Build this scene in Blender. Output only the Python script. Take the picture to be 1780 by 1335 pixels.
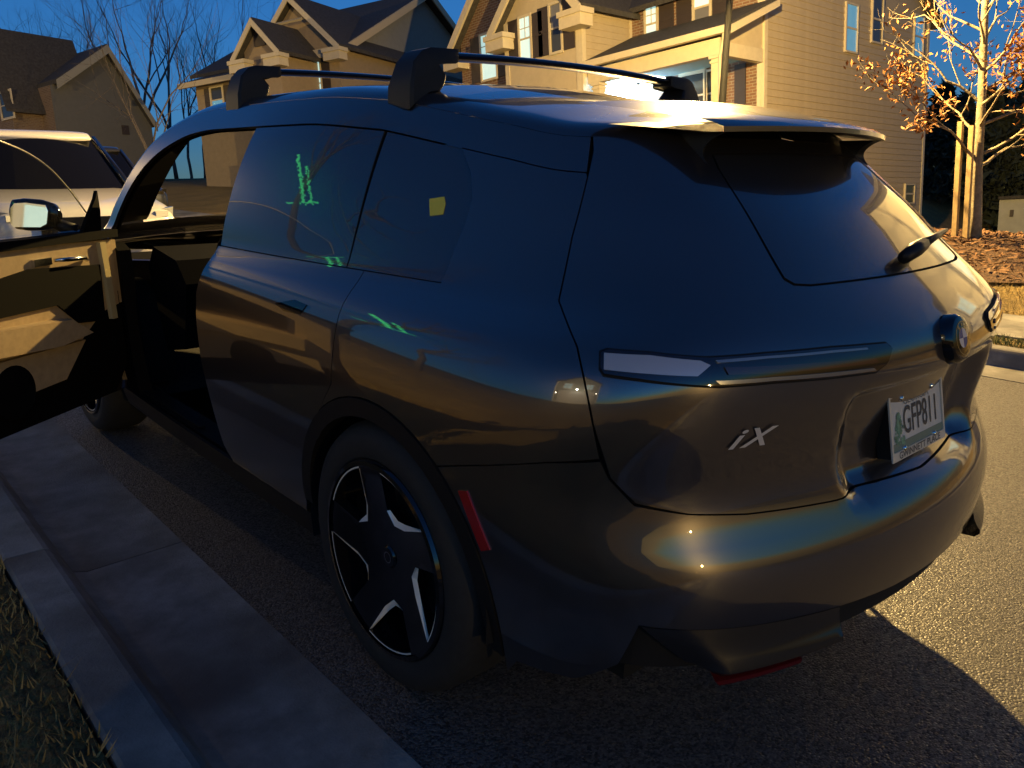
import bpy, bmesh, math, random
import numpy as np
from mathutils import Vector, Matrix, Quaternion
from mathutils.geometry import delaunay_2d_cdt
for o in list(bpy.data.objects): bpy.data.objects.remove(o, do_unlink=True)
random.seed(7); RNG = np.random.default_rng(7)
SC = bpy.context.scene; COL = SC.collection
# ---------------------------------------------------------------- frames
# the street climbs: street frame (car, road) -> world frame (gravity along -z)
_up = Vector((.0124, .0959, .9953)).normalized()
MROT = _up.rotation_difference(Vector((0, 0, 1))).to_matrix(); MW = MROT.to_4x4(); MN = np.array(MROT)
SKY_STRENGTH, EXPOSURE = 0.085, 2.0
LAMP_W, LAMP_COL = 3300.0, (1.0, .65, .22)
# ---------------------------------------------------------------- camera model (street frame: x right of car, y forward, z up)
PW, PH = 1780.0, 1335.0
CAM = np.array([-2.0359, -1.7456, 1.4563]); YAW, PITCH, ROLL = math.radians(41.662), math.radians(-15.349), math.radians(0.434)
FPX = 1386.6
def cam_axes():
    fw = np.array([math.sin(YAW)*math.cos(PITCH), math.cos(YAW)*math.cos(PITCH), math.sin(PITCH)])
    r = np.array([math.cos(YAW), -math.sin(YAW), 0.0]); u = np.cross(r, fw)
    c, s = math.cos(ROLL), math.sin(ROLL)
    return c*r + s*u, -s*r + c*u, fw
CR, CU, CF = cam_axes()
def pray(x, y):
    d = (x-PW/2)/FPX*CR - (y-PH/2)/FPX*CU + CF
    return d/np.linalg.norm(d)
def pproj(P):
    d = np.asarray(P, float) - CAM; z = d@CF
    return np.stack([PW/2+FPX*(d@CR)/z, PH/2-FPX*(d@CU)/z], -1)
def pxz(x, y, z):            # pixel -> point on the plane z of the street frame
    d = pray(x, y); return CAM + d*((z-CAM[2])/d[2])
def pxx(x, y, X):            # pixel -> point on the plane x = X
    d = pray(x, y); return CAM + d*((X-CAM[0])/d[0])
def pxd(x, y, D):            # pixel -> point at distance D
    return CAM + pray(x, y)*D
def pchip(xs, ys):
    xs = np.array(xs, float); ys = np.array(ys, float); h = np.diff(xs); d = np.diff(ys)/h
    m = np.zeros_like(xs)
    for i in range(1, len(xs)-1):
        if d[i-1]*d[i] > 0:
            w1 = 2*h[i]+h[i-1]; w2 = h[i]+2*h[i-1]; m[i] = (w1+w2)/(w1/d[i-1]+w2/d[i])
    m[0] = d[0]; m[-1] = d[-1]
    def f(x):
        x = np.clip(np.asarray(x, float), xs[0], xs[-1]); i = np.clip(np.searchsorted(xs, x)-1, 0, len(xs)-2)
        t = (x-xs[i])/h[i]
        return (2*t**3-3*t**2+1)*ys[i]+(t**3-2*t**2+t)*h[i]*m[i]+(-2*t**3+3*t**2)*ys[i+1]+(t**3-t**2)*h[i]*m[i+1]
    return f
def smooth_f(f, x0, x1, sig, st=.02):   # C2 version of f: gaussian-blurred, then a natural cubic spline
    X = np.arange(x0, x1+st/2, st); t = np.linspace(-3, 3, 61); g = np.exp(-t*t/2); g /= g.sum()
    def fe(x):                        # extend by straight lines so that the ends do not flatten
        e = 1e-3; lo = f(x0)+(x-x0)*(f(x0+e)-f(x0))/e; hi = f(x1)+(x-x1)*(f(x1)-f(x1-e))/e; return np.where(x < x0, lo, np.where(x > x1, hi, f(x)))
    Yv = (fe(X[:,None]+sig*t[None,:])*g).sum(1); n = len(X); A = np.eye(n); b = np.zeros(n)
    for i in range(1, n-1): A[i,i-1:i+2] = (1, 4, 1); b[i] = 6*(Yv[i-1]-2*Yv[i]+Yv[i+1])/st**2
    m = np.linalg.solve(A, b)
    def h(x):
        x = np.clip(np.asarray(x, float), X[0], X[-1]); i = np.clip(((x-X[0])/st).astype(int), 0, n-2); u = (x-X[i])/st; v = 1-u
        return v*Yv[i]+u*Yv[i+1]+st*st/6*((v**3-v)*m[i]+(u**3-u)*m[i+1])
    return h
def sstep(a, b, x):
    t = np.clip((x-a)/(b-a), 0, 1); return t*t*(3-2*t)
# ---------------------------------------------------------------- car body surface: S(a, z)
# a in [-1,1]: around the tail (0 = centre of the tail, +1 = left side at y = Y0, -1 right side); a in [1,2]: along the left side to Y1; [2,3]: round the nose
Y0, Y1, YN = 0.3, 3.0, 3.88
_YR = np.array([(.16,-.84),(.22,-.93),(.30,-1.00),(.38,-1.05),(.46,-1.075),(.52,-1.085),(.58,-1.09),(.64,-1.083),(.69,-1.062),(.74,-1.04),(.80,-1.025),(.88,-1.036),(.95,-1.048),(1.0,-1.052),(1.045,-1.05),(1.09,-1.036),(1.13,-1.006),(1.17,-.966),(1.25,-.878),(1.35,-.775),(1.45,-.655),(1.55,-.535),(1.60,-.475),(1.72,-.33)])
yr_f = smooth_f(pchip(_YR[:,0], _YR[:,1]), .16, 1.72, .018)
_W = np.array([(.16,.86),(.25,.905),(.35,.935),(.45,.955),(.60,.972),(.75,.982),(.88,.984),(.98,.974),(1.06,.957),(1.09,.942),(1.12,.918),(1.145,.892),(1.165,.877),(1.25,.846),(1.38,.80),(1.50,.75),(1.58,.71),(1.64,.67),(1.70,.62),(1.74,.57)])
w_f = smooth_f(pchip(_W[:,0], _W[:,1]), .16, 1.74, .016)
k_f = smooth_f(pchip([.16,.5,1.1,1.17,1.3,1.6],[.24,.27,.26,.24,.22,.20]), .16, 1.6, .04)
kap_f = smooth_f(pchip([.16,.9,1.1,1.2,1.5,1.7],[.0,.0,.02,.10,.17,.18]), .16, 1.7, .05)
p_f = smooth_f(pchip([.16,.6,1.1,1.2,1.6],[9,10,11,9,8]), .16, 1.6, .04)
def S(a, z):
    a = np.asarray(a, float); z = np.asarray(z, float); a, z = np.broadcast_arrays(a, z)
    sg = np.where(a < 0, 1.0, -1.0); aa = np.abs(a)
    w = w_f(z); kap = kap_f(z)
    # tail
    ph = np.clip(aa, 0, 1)*math.pi/2; s = np.sin(ph); c = np.cos(ph)
    L = yr_f(z)-Y0; k = k_f(z)
    ks = np.maximum(k*s*s, 1e-9)
    A = (-c+np.sqrt(c*c-4*ks*L))/(2*ks)
    B = w/(s+kap*c+1e-9); p = p_f(z)
    r = A*(1+(A/B)**p)**(-1/p)
    x = r*s; y = Y0-r*c
    # side
    ys = Y0+(np.clip(aa, 1, 2)-1)*(Y1-Y0); u = np.clip((ys-Y0)/.8, 0, 1)
    xs = w+kap*.8*(u-u*u/2) - .02*sstep(1.6, 3.2, ys)*sstep(1.2, .9, z)
    x = np.where(aa > 1, xs, x); y = np.where(aa > 1, ys, y)
    # nose
    ph2 = np.clip(aa-2, 0, 1)*math.pi/2; s2 = np.cos(ph2); c2 = np.sin(ph2)
    Lf = np.interp(z, [.16,.4,.7,.95,1.2,1.7], [.80,.92,.92,.80,.5,.2]); ws = xs
    A2 = np.sqrt(1/((s2/ws)**3.2+(c2/Lf)**3.2+1e-12))**(2/3.2)
    x = np.where(aa > 2, A2*s2, x); y = np.where(aa > 2, Y1+A2*c2, y)
    # recess around the number plate in the tailgate
    g = sstep(.43, .31, np.abs(x)+.25*np.maximum(.9-z, 0)) * sstep(.695, .76, z)*sstep(1.0, .955, z)*(y < -.5)
    y = y+.058*g
    return np.stack([sg*x, y, z], -1)
def Snorm(a, z, e=1e-4):
    da = S(np.asarray(a)+e, z)-S(np.asarray(a)-e, z); dz = S(a, np.asarray(z)+e)-S(a, np.asarray(z)-e)
    n = np.cross(da, dz); n /= np.linalg.norm(n, axis=-1, keepdims=True)+1e-15
    P = S(a, z); out = P-np.array([0, 1.2, .9]); out[..., 1] = np.where((P[..., 1] > -.1) & (P[..., 1] < 2.6), 0, out[..., 1])
    sgn = np.sign(np.sum(n*out, -1, keepdims=True)); return n*np.where(sgn == 0, 1, sgn)
ztop_a = pchip([0,.25,.38,.48,.6,.72,.85,1,1.148,1.40,1.47,1.563,1.63,1.685,1.748,1.822,2.0],[1.555,1.552,1.55,1.555,1.585,1.612,1.638,1.665,1.69,1.69,1.68,1.632,1.565,1.47,1.32,1.15,1.02])
_ga = np.concatenate([np.linspace(-.75,1,360), np.linspace(1.005,2,200)]); _gz = np.linspace(.17,1.7,250)
_GA, _GZ = np.meshgrid(_ga, _gz, indexing='ij'); _GP = S(_GA, _GZ); _GN = Snorm(_GA, _GZ)
_GQ = pproj(_GP.reshape(-1,3)).reshape(_GA.shape+(2,)); _GF = np.sum((_GP-CAM)*_GN, -1) < 0
def inv(px, py):             # pixel -> (a, z) on the body surface (facing the camera)
    d = (_GQ[...,0]-px)**2+(_GQ[...,1]-py)**2+np.where(_GF, 0, 1e7)
    d = d+ np.where(d > 400, 0, np.linalg.norm(_GP-CAM, axis=-1)*30)
    i, j = np.unravel_index(np.argmin(d), d.shape); a, z = _ga[i], _gz[j]
    for _ in range(8):
        q = pproj(S(a, z)); e = 1e-4
        J = np.stack([(pproj(S(a+e, z))-q)/e, (pproj(S(a, z+e))-q)/e], 1)
        try: st = np.linalg.solve(J, np.array([px, py])-q)
        except Exception: break
        st = np.clip(st, -.03, .03); a += st[0]; z += st[1]
    if abs(a-_ga[i]) > .06 or abs(z-_gz[j]) > .06: a, z = _ga[i], _gz[j]
    return float(a), float(z)
# ---------------------------------------------------------------- camera
cd = bpy.data.cameras.new('camera'); cam = bpy.data.objects.new('camera', cd); COL.objects.link(cam)
cd.sensor_fit = 'HORIZONTAL'; cd.sensor_width = 36.0; cd.lens = 36.0*FPX/PW; cd.clip_start = .05; cd.clip_end = 2000
cam.matrix_world = MW @ (Matrix.Translation(Vector(CAM)) @ Matrix((CR, CU, -CF)).transposed().to_4x4())
SC.camera = cam
# ---------------------------------------------------------------- dusk sky
SUN_EL, SUN_AZ = math.radians(1.5), math.radians(215)
w = bpy.data.worlds.new('World'); SC.world = w; w.use_nodes = True; wn = w.node_tree.nodes; wl = w.node_tree.links
wn.clear(); wo = wn.new('ShaderNodeOutputWorld'); wb = wn.new('ShaderNodeBackground'); sky = wn.new('ShaderNodeTexSky')
sky.sky_type = 'NISHITA'; sky.sun_disc = False; sky.sun_elevation = SUN_EL; sky.sun_rotation = SUN_AZ
sky.air_density = 1.0; sky.dust_density = 0.0; sky.ozone_density = 5.0; sky.altitude = 300
wb.inputs['Strength'].default_value = SKY_STRENGTH
wl.new(sky.outputs[0], wb.inputs['Color']); wl.new(wb.outputs[0], wo.inputs['Surface'])
SC.view_settings.view_transform = 'Standard'; SC.view_settings.look = 'None'
SC.view_settings.exposure = EXPOSURE; SC.view_settings.gamma = 1.0
SC.render.engine = 'CYCLES'
# ---------------------------------------------------------------- materials
MATS = {}
def mat(name, col, rough=.6, metal=0., spec=.5, noise=None, bump=None, coat=0., emit=None, alpha_mix=None, mix2=None, coat_ior=1.5):
    """noise=(scale, amount[, col2]) varies the base colour; bump=(scale, strength, distance)"""
    if name in MATS: return MATS[name]
    m = bpy.data.materials.new(name); m.use_nodes = True; n = m.node_tree.nodes; l = m.node_tree.links
    b = n['Principled BSDF']; b.inputs['Base Color'].default_value = (*col, 1); b.inputs['Roughness'].default_value = rough
    b.inputs['Metallic'].default_value = metal; b.inputs['Specular IOR Level'].default_value = spec
    if coat: b.inputs['Coat Weight'].default_value = coat; b.inputs['Coat Roughness'].default_value = .015; b.inputs['Coat IOR'].default_value = coat_ior
    tc = n.new('ShaderNodeTexCoord')
    if noise:
        t = n.new('ShaderNodeTexNoise'); t.inputs['Scale'].default_value = noise[0]; t.inputs['Detail'].default_value = 6; t.inputs['Roughness'].default_value = .65
        l.new(tc.outputs['Object'], t.inputs['Vector'])
        r = n.new('ShaderNodeValToRGB'); r.color_ramp.elements[0].position = .33; r.color_ramp.elements[1].position = .68
        c2 = noise[2] if len(noise) > 2 else tuple(min(1, c*(1+noise[1])) for c in col); c1 = tuple(c*(1-noise[1]) for c in col)
        r.color_ramp.elements[0].color = (*c1, 1); r.color_ramp.elements[1].color = (*c2, 1)
        l.new(t.outputs['Fac'], r.inputs['Fac']); last = r.outputs['Color']
        if mix2:
            t2 = n.new('ShaderNodeTexNoise'); t2.inputs['Scale'].default_value = mix2[0]; t2.inputs['Detail'].default_value = 4; l.new(tc.outputs['Object'], t2.inputs['Vector'])
            r2 = n.new('ShaderNodeValToRGB'); r2.color_ramp.elements[0].position = mix2[2]; r2.color_ramp.elements[1].position = mix2[3]; l.new(t2.outputs['Fac'], r2.inputs['Fac'])
            mx = n.new('ShaderNodeMix'); mx.data_type = 'RGBA'; l.new(r2.outputs['Color'], mx.inputs[0]); l.new(last, mx.inputs[6]); mx.inputs[7].default_value = (*mix2[1], 1); last = mx.outputs[2]
        l.new(last, b.inputs['Base Color'])
    if bump:
        t = n.new('ShaderNodeTexNoise'); t.inputs['Scale'].default_value = bump[0]; t.inputs['Detail'].default_value = 5
        l.new(tc.outputs['Object'], t.inputs['Vector']); bp = n.new('ShaderNodeBump'); bp.inputs['Strength'].default_value = bump[1]; bp.inputs['Distance'].default_value = bump[2]
        l.new(t.outputs['Fac'], bp.inputs['Height']); l.new(bp.outputs['Normal'], b.inputs['Normal'])
    if emit: b.inputs['Emission Color'].default_value = (*emit[:3], 1); b.inputs['Emission Strength'].default_value = emit[3]
    if alpha_mix is not None:      # thin clear glass: part mirror, part see-through
        tr = n.new('ShaderNodeBsdfTransparent'); tr.inputs[0].default_value = (*alpha_mix[1], 1); gl = n.new('ShaderNodeBsdfGlossy'); gl.inputs['Roughness'].default_value = .01
        lw = n.new('ShaderNodeLayerWeight'); lw.inputs['Blend'].default_value = .5; pw = n.new('ShaderNodeMath'); pw.operation = 'POWER'; pw.inputs[1].default_value = 5.; l.new(lw.outputs['Facing'], pw.inputs[0]); fr = n.new('ShaderNodeMath'); fr.operation = 'MULTIPLY_ADD'; fr.inputs[1].default_value = .8; fr.inputs[2].default_value = .06; l.new(pw.outputs[0], fr.inputs[0]); ms = n.new('ShaderNodeMixShader')
        l.new(fr.outputs[0], ms.inputs[0]); l.new(tr.outputs[0], ms.inputs[1]); l.new(gl.outputs[0], ms.inputs[2]); l.new(ms.outputs[0], n['Material Output'].inputs['Surface'])
    MATS[name] = m; return m
def brick_mat(name, c1, c2, mortar, scale=1.0):
    m = mat(name, c1, .85); n = m.node_tree.nodes; l = m.node_tree.links; b = n['Principled BSDF']
    tc = n.new('ShaderNodeTexCoord'); sp = n.new('ShaderNodeSeparateXYZ'); ad = n.new('ShaderNodeMath'); cb = n.new('ShaderNodeCombineXYZ'); br = n.new('ShaderNodeTexBrick')
    l.new(tc.outputs['Object'], sp.inputs[0]); l.new(sp.outputs[0], ad.inputs[0]); l.new(sp.outputs[1], ad.inputs[1]); l.new(ad.outputs[0], cb.inputs[0]); l.new(sp.outputs[2], cb.inputs[1]); l.new(cb.outputs[0], br.inputs['Vector'])
    br.inputs['Color1'].default_value = (*c1, 1); br.inputs['Color2'].default_value = (*c2, 1); br.inputs['Mortar'].default_value = (*mortar, 1)
    br.inputs['Scale'].default_value = scale; br.inputs['Brick Width'].default_value = .21; br.inputs['Row Height'].default_value = .075; br.inputs['Mortar Size'].default_value = .011; br.inputs['Mortar Smooth'].default_value = .2; br.inputs['Bias'].default_value = -.1
    l.new(br.outputs['Color'], b.inputs['Base Color'])
    bp = n.new('ShaderNodeBump'); bp.inputs['Strength'].default_value = .6; bp.inputs['Distance'].default_value = .01; bp.invert = True; l.new(br.outputs['Fac'], bp.inputs['Height']); l.new(bp.outputs['Normal'], b.inputs['Normal'])
    return m
# ---------------------------------------------------------------- mesh building
class MB:
    def __init__(s): s.v = []; s.f = []
    def add(s, vs, fs):
        k = len(s.v); s.v += [tuple(map(float, p)) for p in vs]; s.f += [tuple(i+k for i in f) for f in fs]; return s
    def box(s, x0, x1, y0, y1, z0, z1):
        return s.add([(x0,y0,z0),(x1,y0,z0),(x1,y1,z0),(x0,y1,z0),(x0,y0,z1),(x1,y0,z1),(x1,y1,z1),(x0,y1,z1)], [(0,3,2,1),(4,5,6,7),(0,1,5,4),(1,2,6,5),(2,3,7,6),(3,0,4,7)])
    def obox(s, c, X, Y, Z):       # oriented box: centre, three half-axis vectors
        c, X, Y, Z = (np.array(t, float) for t in (c, X, Y, Z))
        return s.add([c+i*X+j*Y+k*Z for k in (-1, 1) for i, j in ((-1,-1),(1,-1),(1,1),(-1,1))], [(0,3,2,1),(4,5,6,7),(0,1,5,4),(1,2,6,5),(2,3,7,6),(3,0,4,7)])
    def prism(s, poly, d):         # 3-D polygon extruded by vector d
        n = len(poly); a = [np.array(p, float) for p in poly]; b = [p+np.array(d, float) for p in a]
        return s.add(a+b, [tuple(range(n))[::-1], tuple(range(n, 2*n))]+[(i, (i+1) % n, n+(i+1) % n, n+i) for i in range(n)])
    def tube(s, pts, rad, n=8, cap=True):
        pts = [np.array(p, float) for p in pts]; rad = rad if hasattr(rad, '__len__') else [rad]*len(pts); k = len(s.v); ref = None
        for i, p in enumerate(pts):
            t = pts[min(i+1, len(pts)-1)]-pts[max(i-1, 0)]; t = t/(np.linalg.norm(t)+1e-12)
            if ref is None: ref = np.cross(t, [0, 0, 1]) if abs(t[2]) < .9 else np.cross(t, [1, 0, 0])
            u = ref-t*(ref@t); u /= np.linalg.norm(u)+1e-12; ref = u; v = np.cross(t, u)
            for j in range(n):
                a = 2*math.pi*j/n; s.v.append(tuple(p+rad[i]*(math.cos(a)*u+math.sin(a)*v)))
        for i in range(len(pts)-1):
            for j in range(n): s.f.append((k+i*n+j, k+i*n+(j+1) % n, k+(i+1)*n+(j+1) % n, k+(i+1)*n+j))
        if cap: s.f.append(tuple(k+j for j in range(n))[::-1]); s.f.append(tuple(k+(len(pts)-1)*n+j for j in range(n)))
        return s
    def lathe(s, prof, c, ax, n=48, close=False):   # profile [(r, h)] turned round axis ax at c
        ax = np.array(ax, float); ax /= np.linalg.norm(ax); u = np.cross(ax, [0, 0, 1]) if abs(ax[2]) < .9 else np.array([1., 0, 0]); u /= np.linalg.norm(u); v = np.cross(ax, u); k = len(s.v); m = len(prof)
        for r, h in prof:
            for j in range(n):
                a = 2*math.pi*j/n; s.v.append(tuple(np.array(c)+ax*h+r*(math.cos(a)*u+math.sin(a)*v)))
        for i in range(m-1 if not close else m):
            i2 = (i+1) % m
            for j in range(n): s.f.append((k+i*n+j, k+i*n+(j+1) % n, k+i2*n+(j+1) % n, k+i2*n+j))
        return s
    def grid(s, P):                # P[i][j] points
        P = np.asarray(P, float); a, b = P.shape[:2]; k = len(s.v); s.v += [tuple(p) for p in P.reshape(-1, 3)]
        s.f += [(k+i*b+j, k+i*b+j+1, k+(i+1)*b+j+1, k+(i+1)*b+j) for i in range(a-1) for j in range(b-1)]; return s
BASE = {}                          # object name -> base point its meshes are measured from
def mesh_of(name, vs, fs, m, smooth=False, loopn=None, auto=None):
    me = bpy.data.meshes.new(name); me.from_pydata([tuple(p) for p in vs], [], fs); me.update()
    if m is not None: me.materials.append(m)
    if smooth or loopn is not None: me.polygons.foreach_set('use_smooth', [True]*len(me.polygons))
    if loopn is not None: me.normals_split_custom_set([tuple(map(float, q)) for q in loopn])
    elif auto is not None:
        bm = bmesh.new(); bm.from_mesh(me); bmesh.ops.recalc_face_normals(bm, faces=bm.faces)
        for e in bm.edges: e.smooth = len(e.link_faces) == 2 and e.calc_face_angle(0) < auto
        for f in bm.faces: f.smooth = True
        bm.to_mesh(me); bm.free()
    else:
        bm = bmesh.new(); bm.from_mesh(me); bmesh.ops.recalc_face_normals(bm, faces=bm.faces); bm.to_mesh(me); bm.free()
    return me
def props(o, label=None, cat=None, group=None, kind=None):
    for k, v in (('label', label), ('category', cat), ('group', group), ('kind', kind)):
        if v: o[k] = v
    return o
def thing(name, label, cat, base, frame='s', group=None):
    e = bpy.data.objects.new(name, None); e.empty_display_size = .1; COL.objects.link(e)
    e.matrix_world = (MW if frame == 's' else Matrix()) @ Matrix.Translation(Vector(base)); BASE[e.name] = np.array(base, float)
    return props(e, label, cat, group)
def part(name, parent, mb, m, smooth=False, auto=None, loopn=None, label=None, kind=None):
    b = BASE[parent.name]; vs = np.array(mb.v, float)-b
    o = bpy.data.objects.new(name, mesh_of(name, vs, mb.f, m, smooth, loopn, auto)); COL.objects.link(o); o.parent = parent; BASE[o.name] = b
    return props(o, label, kind=kind)
def solo(name, mb, m, frame='s', smooth=False, auto=None, label=None, cat=None, group=None, kind=None):
    vs = np.array(mb.v, float); base = np.array([(vs[:,0].min()+vs[:,0].max())/2, (vs[:,1].min()+vs[:,1].max())/2, vs[:,2].min()]) if kind is None else np.zeros(3)
    o = bpy.data.objects.new(name, mesh_of(name, vs-base, mb.f, m, smooth, None, auto)); COL.objects.link(o)
    o.matrix_world = (MW if frame == 's' else Matrix()) @ Matrix.Translation(Vector(base)); BASE[o.name] = base
    return props(o, label, cat, group, kind)
def clone(o, parent, dloc):        # a copy of one part (shares its mesh), moved inside its thing
    c = o.copy(); COL.objects.link(c); c.parent = parent; c.location = Vector(o.location)+Vector(dloc); BASE[c.name] = BASE[o.name]; return c
def clone_tree(root, mw, label, group=None):
    r = root.copy(); COL.objects.link(r); r.matrix_world = mw; r['label'] = label
    if group: r['group'] = group
    for ch in list(root.children):
        c = ch.copy(); COL.objects.link(c); c.parent = r
        for g in ch.children:
            d = g.copy(); COL.objects.link(d); d.parent = c
    return r
def text_mb(txt, size, org, right, up, ext=.001, sx=1.0, bold=0.0, align='CENTER', shear=0.0):
    cu = bpy.data.curves.new('t', 'FONT'); cu.body = txt; cu.size = 1.0; cu.extrude = 0; cu.offset = bold; cu.align_x = align; cu.align_y = 'CENTER'; cu.shear = shear; cu.resolution_u = 4
    ob = bpy.data.objects.new('t', cu); COL.objects.link(ob); dg = bpy.context.evaluated_depsgraph_get(); me = bpy.data.meshes.new_from_object(ob.evaluated_get(dg))
    org, right, up = (np.array(t, float) for t in (org, right, up)); mb = MB()
    mb.v = [tuple(org+right*v.co.x*size*sx+up*v.co.y*size) for v in me.vertices]; mb.f = [tuple(p.vertices) for p in me.polygons]
    bpy.data.objects.remove(ob); bpy.data.curves.remove(cu); bpy.data.meshes.remove(me); return mb
# pixel -> world-frame point on a vertical plane through p0 with horizontal normal nrm (world frame)
CAMW = MN@CAM
def wplane(px, py, p0, nrm):
    d = MN@pray(px, py); nrm = np.array(nrm, float); t = ((np.array(p0, float)-CAMW)@nrm)/(d@nrm); return CAMW+t*d
def wdist(px, py, D): return CAMW+MN@pray(px, py)*D
# ---------------------------------------------------------------- ground, road, kerbs (street frame)
M_LAWN = mat('dormant_lawn', (.25, .17, .05), .95, noise=(1.1, .35), bump=(45, 1.0, .05), mix2=(28, (.12, .085, .028), .45, .62))
def asphalt():
    m = mat('asphalt', (.05, .05, .05), .75); n = m.node_tree.nodes; l = m.node_tree.links; b = n['Principled BSDF']; tc = n.new('ShaderNodeTexCoord')
    v = n.new('ShaderNodeTexVoronoi'); v.inputs['Scale'].default_value = 150; l.new(tc.outputs['Object'], v.inputs['Vector'])
    r = n.new('ShaderNodeValToRGB'); r.color_ramp.elements[0].color = (.030, .029, .028, 1); r.color_ramp.elements[1].color = (.115, .105, .095, 1); r.color_ramp.elements[0].position = .15; r.color_ramp.elements[1].position = .85
    sp = n.new('ShaderNodeSeparateColor'); l.new(v.outputs['Color'], sp.inputs[0]); l.new(sp.outputs[0], r.inputs['Fac'])
    t = n.new('ShaderNodeTexNoise'); t.inputs['Scale'].default_value = 1.3; t.inputs['Detail'].default_value = 5; l.new(tc.outputs['Object'], t.inputs['Vector'])
    mx = n.new('ShaderNodeMix'); mx.data_type = 'RGBA'; mx.blend_type = 'MULTIPLY'; mx.inputs[0].default_value = .55; l.new(r.outputs[0], mx.inputs[6]); l.new(t.outputs['Color'], mx.inputs[7])
    l.new(r.outputs[0], b.inputs['Base Color'])
    bp = n.new('ShaderNodeBump'); bp.inputs['Strength'].default_value = .7; bp.inputs['Distance'].default_value = .003; bp.invert = True; l.new(v.outputs['Distance'], bp.inputs['Height']); l.new(bp.outputs['Normal'], b.inputs['Normal'])
    rr = n.new('ShaderNodeMapRange'); rr.inputs['To Min'].default_value = .35; rr.inputs['To Max'].default_value = .9; l.new(sp.outputs[1], rr.inputs['Value']); l.new(rr.outputs[0], b.inputs['Roughness'])
    return m
M_CONC = mat('concrete', (.215, .207, .19), .85, noise=(5.5, .34), bump=(120, .5, .004), mix2=(1.7, (.085, .08, .075), .44, .66))
def bend(y): return np.where(np.asarray(y) > 45, -.055*(np.asarray(y, float)-45)*np.minimum(1, (np.asarray(y, float)-45)/40), 0.)
def gh(x, y):                      # lawn height in the street frame
    x = np.asarray(x, float); y = np.asarray(y, float)
    far = .12+np.clip((x-6.4)/4.0, 0, 1)*.33+np.clip((x-10.4)/10, 0, 1)*.12-np.clip((x-12)/20, 0, 2.5)*1.9*sstep(15, 9, y)
    near = .118+np.clip((-2.9-x)/12, 0, 1)*1.5+np.clip((-15-x)/25, 0, 1)*.8
    return np.where(x < -1.69, near, np.where(x < 4.83, -.07, far))+bend(y)
xs = np.concatenate([-np.geomspace(180, 3.2, 26), np.linspace(-3.0, -1.701, 8), [-1.69, 4.825, 4.835], np.linspace(5, 12, 15), np.geomspace(13, 260, 22)])
ys = np.concatenate([-np.geomspace(120, 8, 16), np.linspace(-7, 20, 40), np.geomspace(21, 320, 34)])
X, Y = np.meshgrid(xs, ys, indexing='ij')
und = .03*np.sin(X*1.7+Y*.6)*np.sin(Y*1.1-X*.3)*((X < -2.1) | (X > 7)); Z = gh(X, Y)+und
solo('ground', MB().grid(np.stack([X, Y, Z], -1)), M_LAWN, smooth=True, kind='structure')
ry = np.concatenate([np.linspace(-110, 44, 12), np.linspace(46, 320, 40)])
solo('road', MB().grid([[(x, y, float(bend(y))) for x in (-1.10, 1.5, 4.25)] for y in ry]), asphalt(), kind='structure')
def kerb(name, prof, y_j, n0, n1, L=3.05):
    base = solo(name, MB().prism([(x, y_j+n0*L, z-.02 if z < .05 else z-.03) for x, z in prof], (0, (n1-n0)*L, 0)), mat('joint_dark', (.04, .038, .035), .9), kind='structure')
    pv = [(x, y_j+.004, z) for x, z in prof]; first = None
    for k in range(n0, n1):
        if first is None:
            first = part(name+'_slab', base, MB().prism([(x, y+k*L, z) for x, y, z in pv], (0, L-.008, 0)), M_CONC, auto=.35)
        else: clone(first, base, (0, (k-n0)*L, 0))
    return base
# gutter pan, rolled face, kerb top, back
nearp = [(-1.09, -.05), (-1.09, .004), (-1.44, -.004), (-1.485, .01), (-1.53, .10), (-1.548, .122), (-1.565, .13), (-1.68, .13), (-1.69, .12), (-1.69, -.05)]
kerb('kerb', nearp, 1.28-3.05, -6, 8)
kerb('kerb', [(-x+3.165, z) for x, z in nearp][::-1], .9, -4, 12)
solo('kerb', MB().prism([(x, 1.28+7*3.05+.02, z) for x, z in nearp], (0, 22, 0)), M_CONC, kind='structure')
SW = solo('pavement', MB().box(5.26, 6.39, -20, 44, .02, .115), mat('joint_dark', (.04, .038, .035), .9), kind='structure'); first = None
for k in range(-4, 24):
    if first is None: first = part('pavement_slab', SW, MB().box(5.25, 6.40, k*1.5+.005, k*1.5+1.495, .05, .135), M_CONC)
    else: clone(first, SW, (0, (k+4)*1.5, 0))
# short grass at the kerb edge, both sides (uncountable)
def blades(name, n, xr, yr, m, hmin, hmax, seed):
    r = np.random.default_rng(seed); mb = MB(); x = r.uniform(*xr, n); y = r.uniform(*yr, n); z = gh(x, y)-.005; hh = r.uniform(hmin, hmax, n); a = r.uniform(0, 6.28, n); ln = r.normal(0, .5, (n, 2))
    for i in range(n):
        c, s = math.cos(a[i])*.0035, math.sin(a[i])*.0035; mb.v += [(x[i]-c, y[i]-s, z[i]), (x[i]+c, y[i]+s, z[i]), (x[i]+ln[i, 0]*hh[i], y[i]+ln[i, 1]*hh[i], z[i]+hh[i])]; mb.f.append((3*i, 3*i+1, 3*i+2))
    o = solo(name, mb, m, kind='stuff'); return o
M_BLADE = mat('dry_grass_blade', (.26, .185, .06), .8, noise=(5, .4)); M_BLADEG = mat('green_grass_blade', (.07, .10, .025), .8, noise=(5, .4))
props(blades('grass', 26000, (-3.4, -1.685), (-1.2, 6.5), M_BLADE, .02, .055, 3), 'short dry grass along the near kerb', 'grass')
props(blades('grass', 16000, (6.41, 9.5), (-1.5, 4.5), M_BLADE, .02, .06, 4), 'dry golden lawn beyond the pavement', 'grass')
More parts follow.
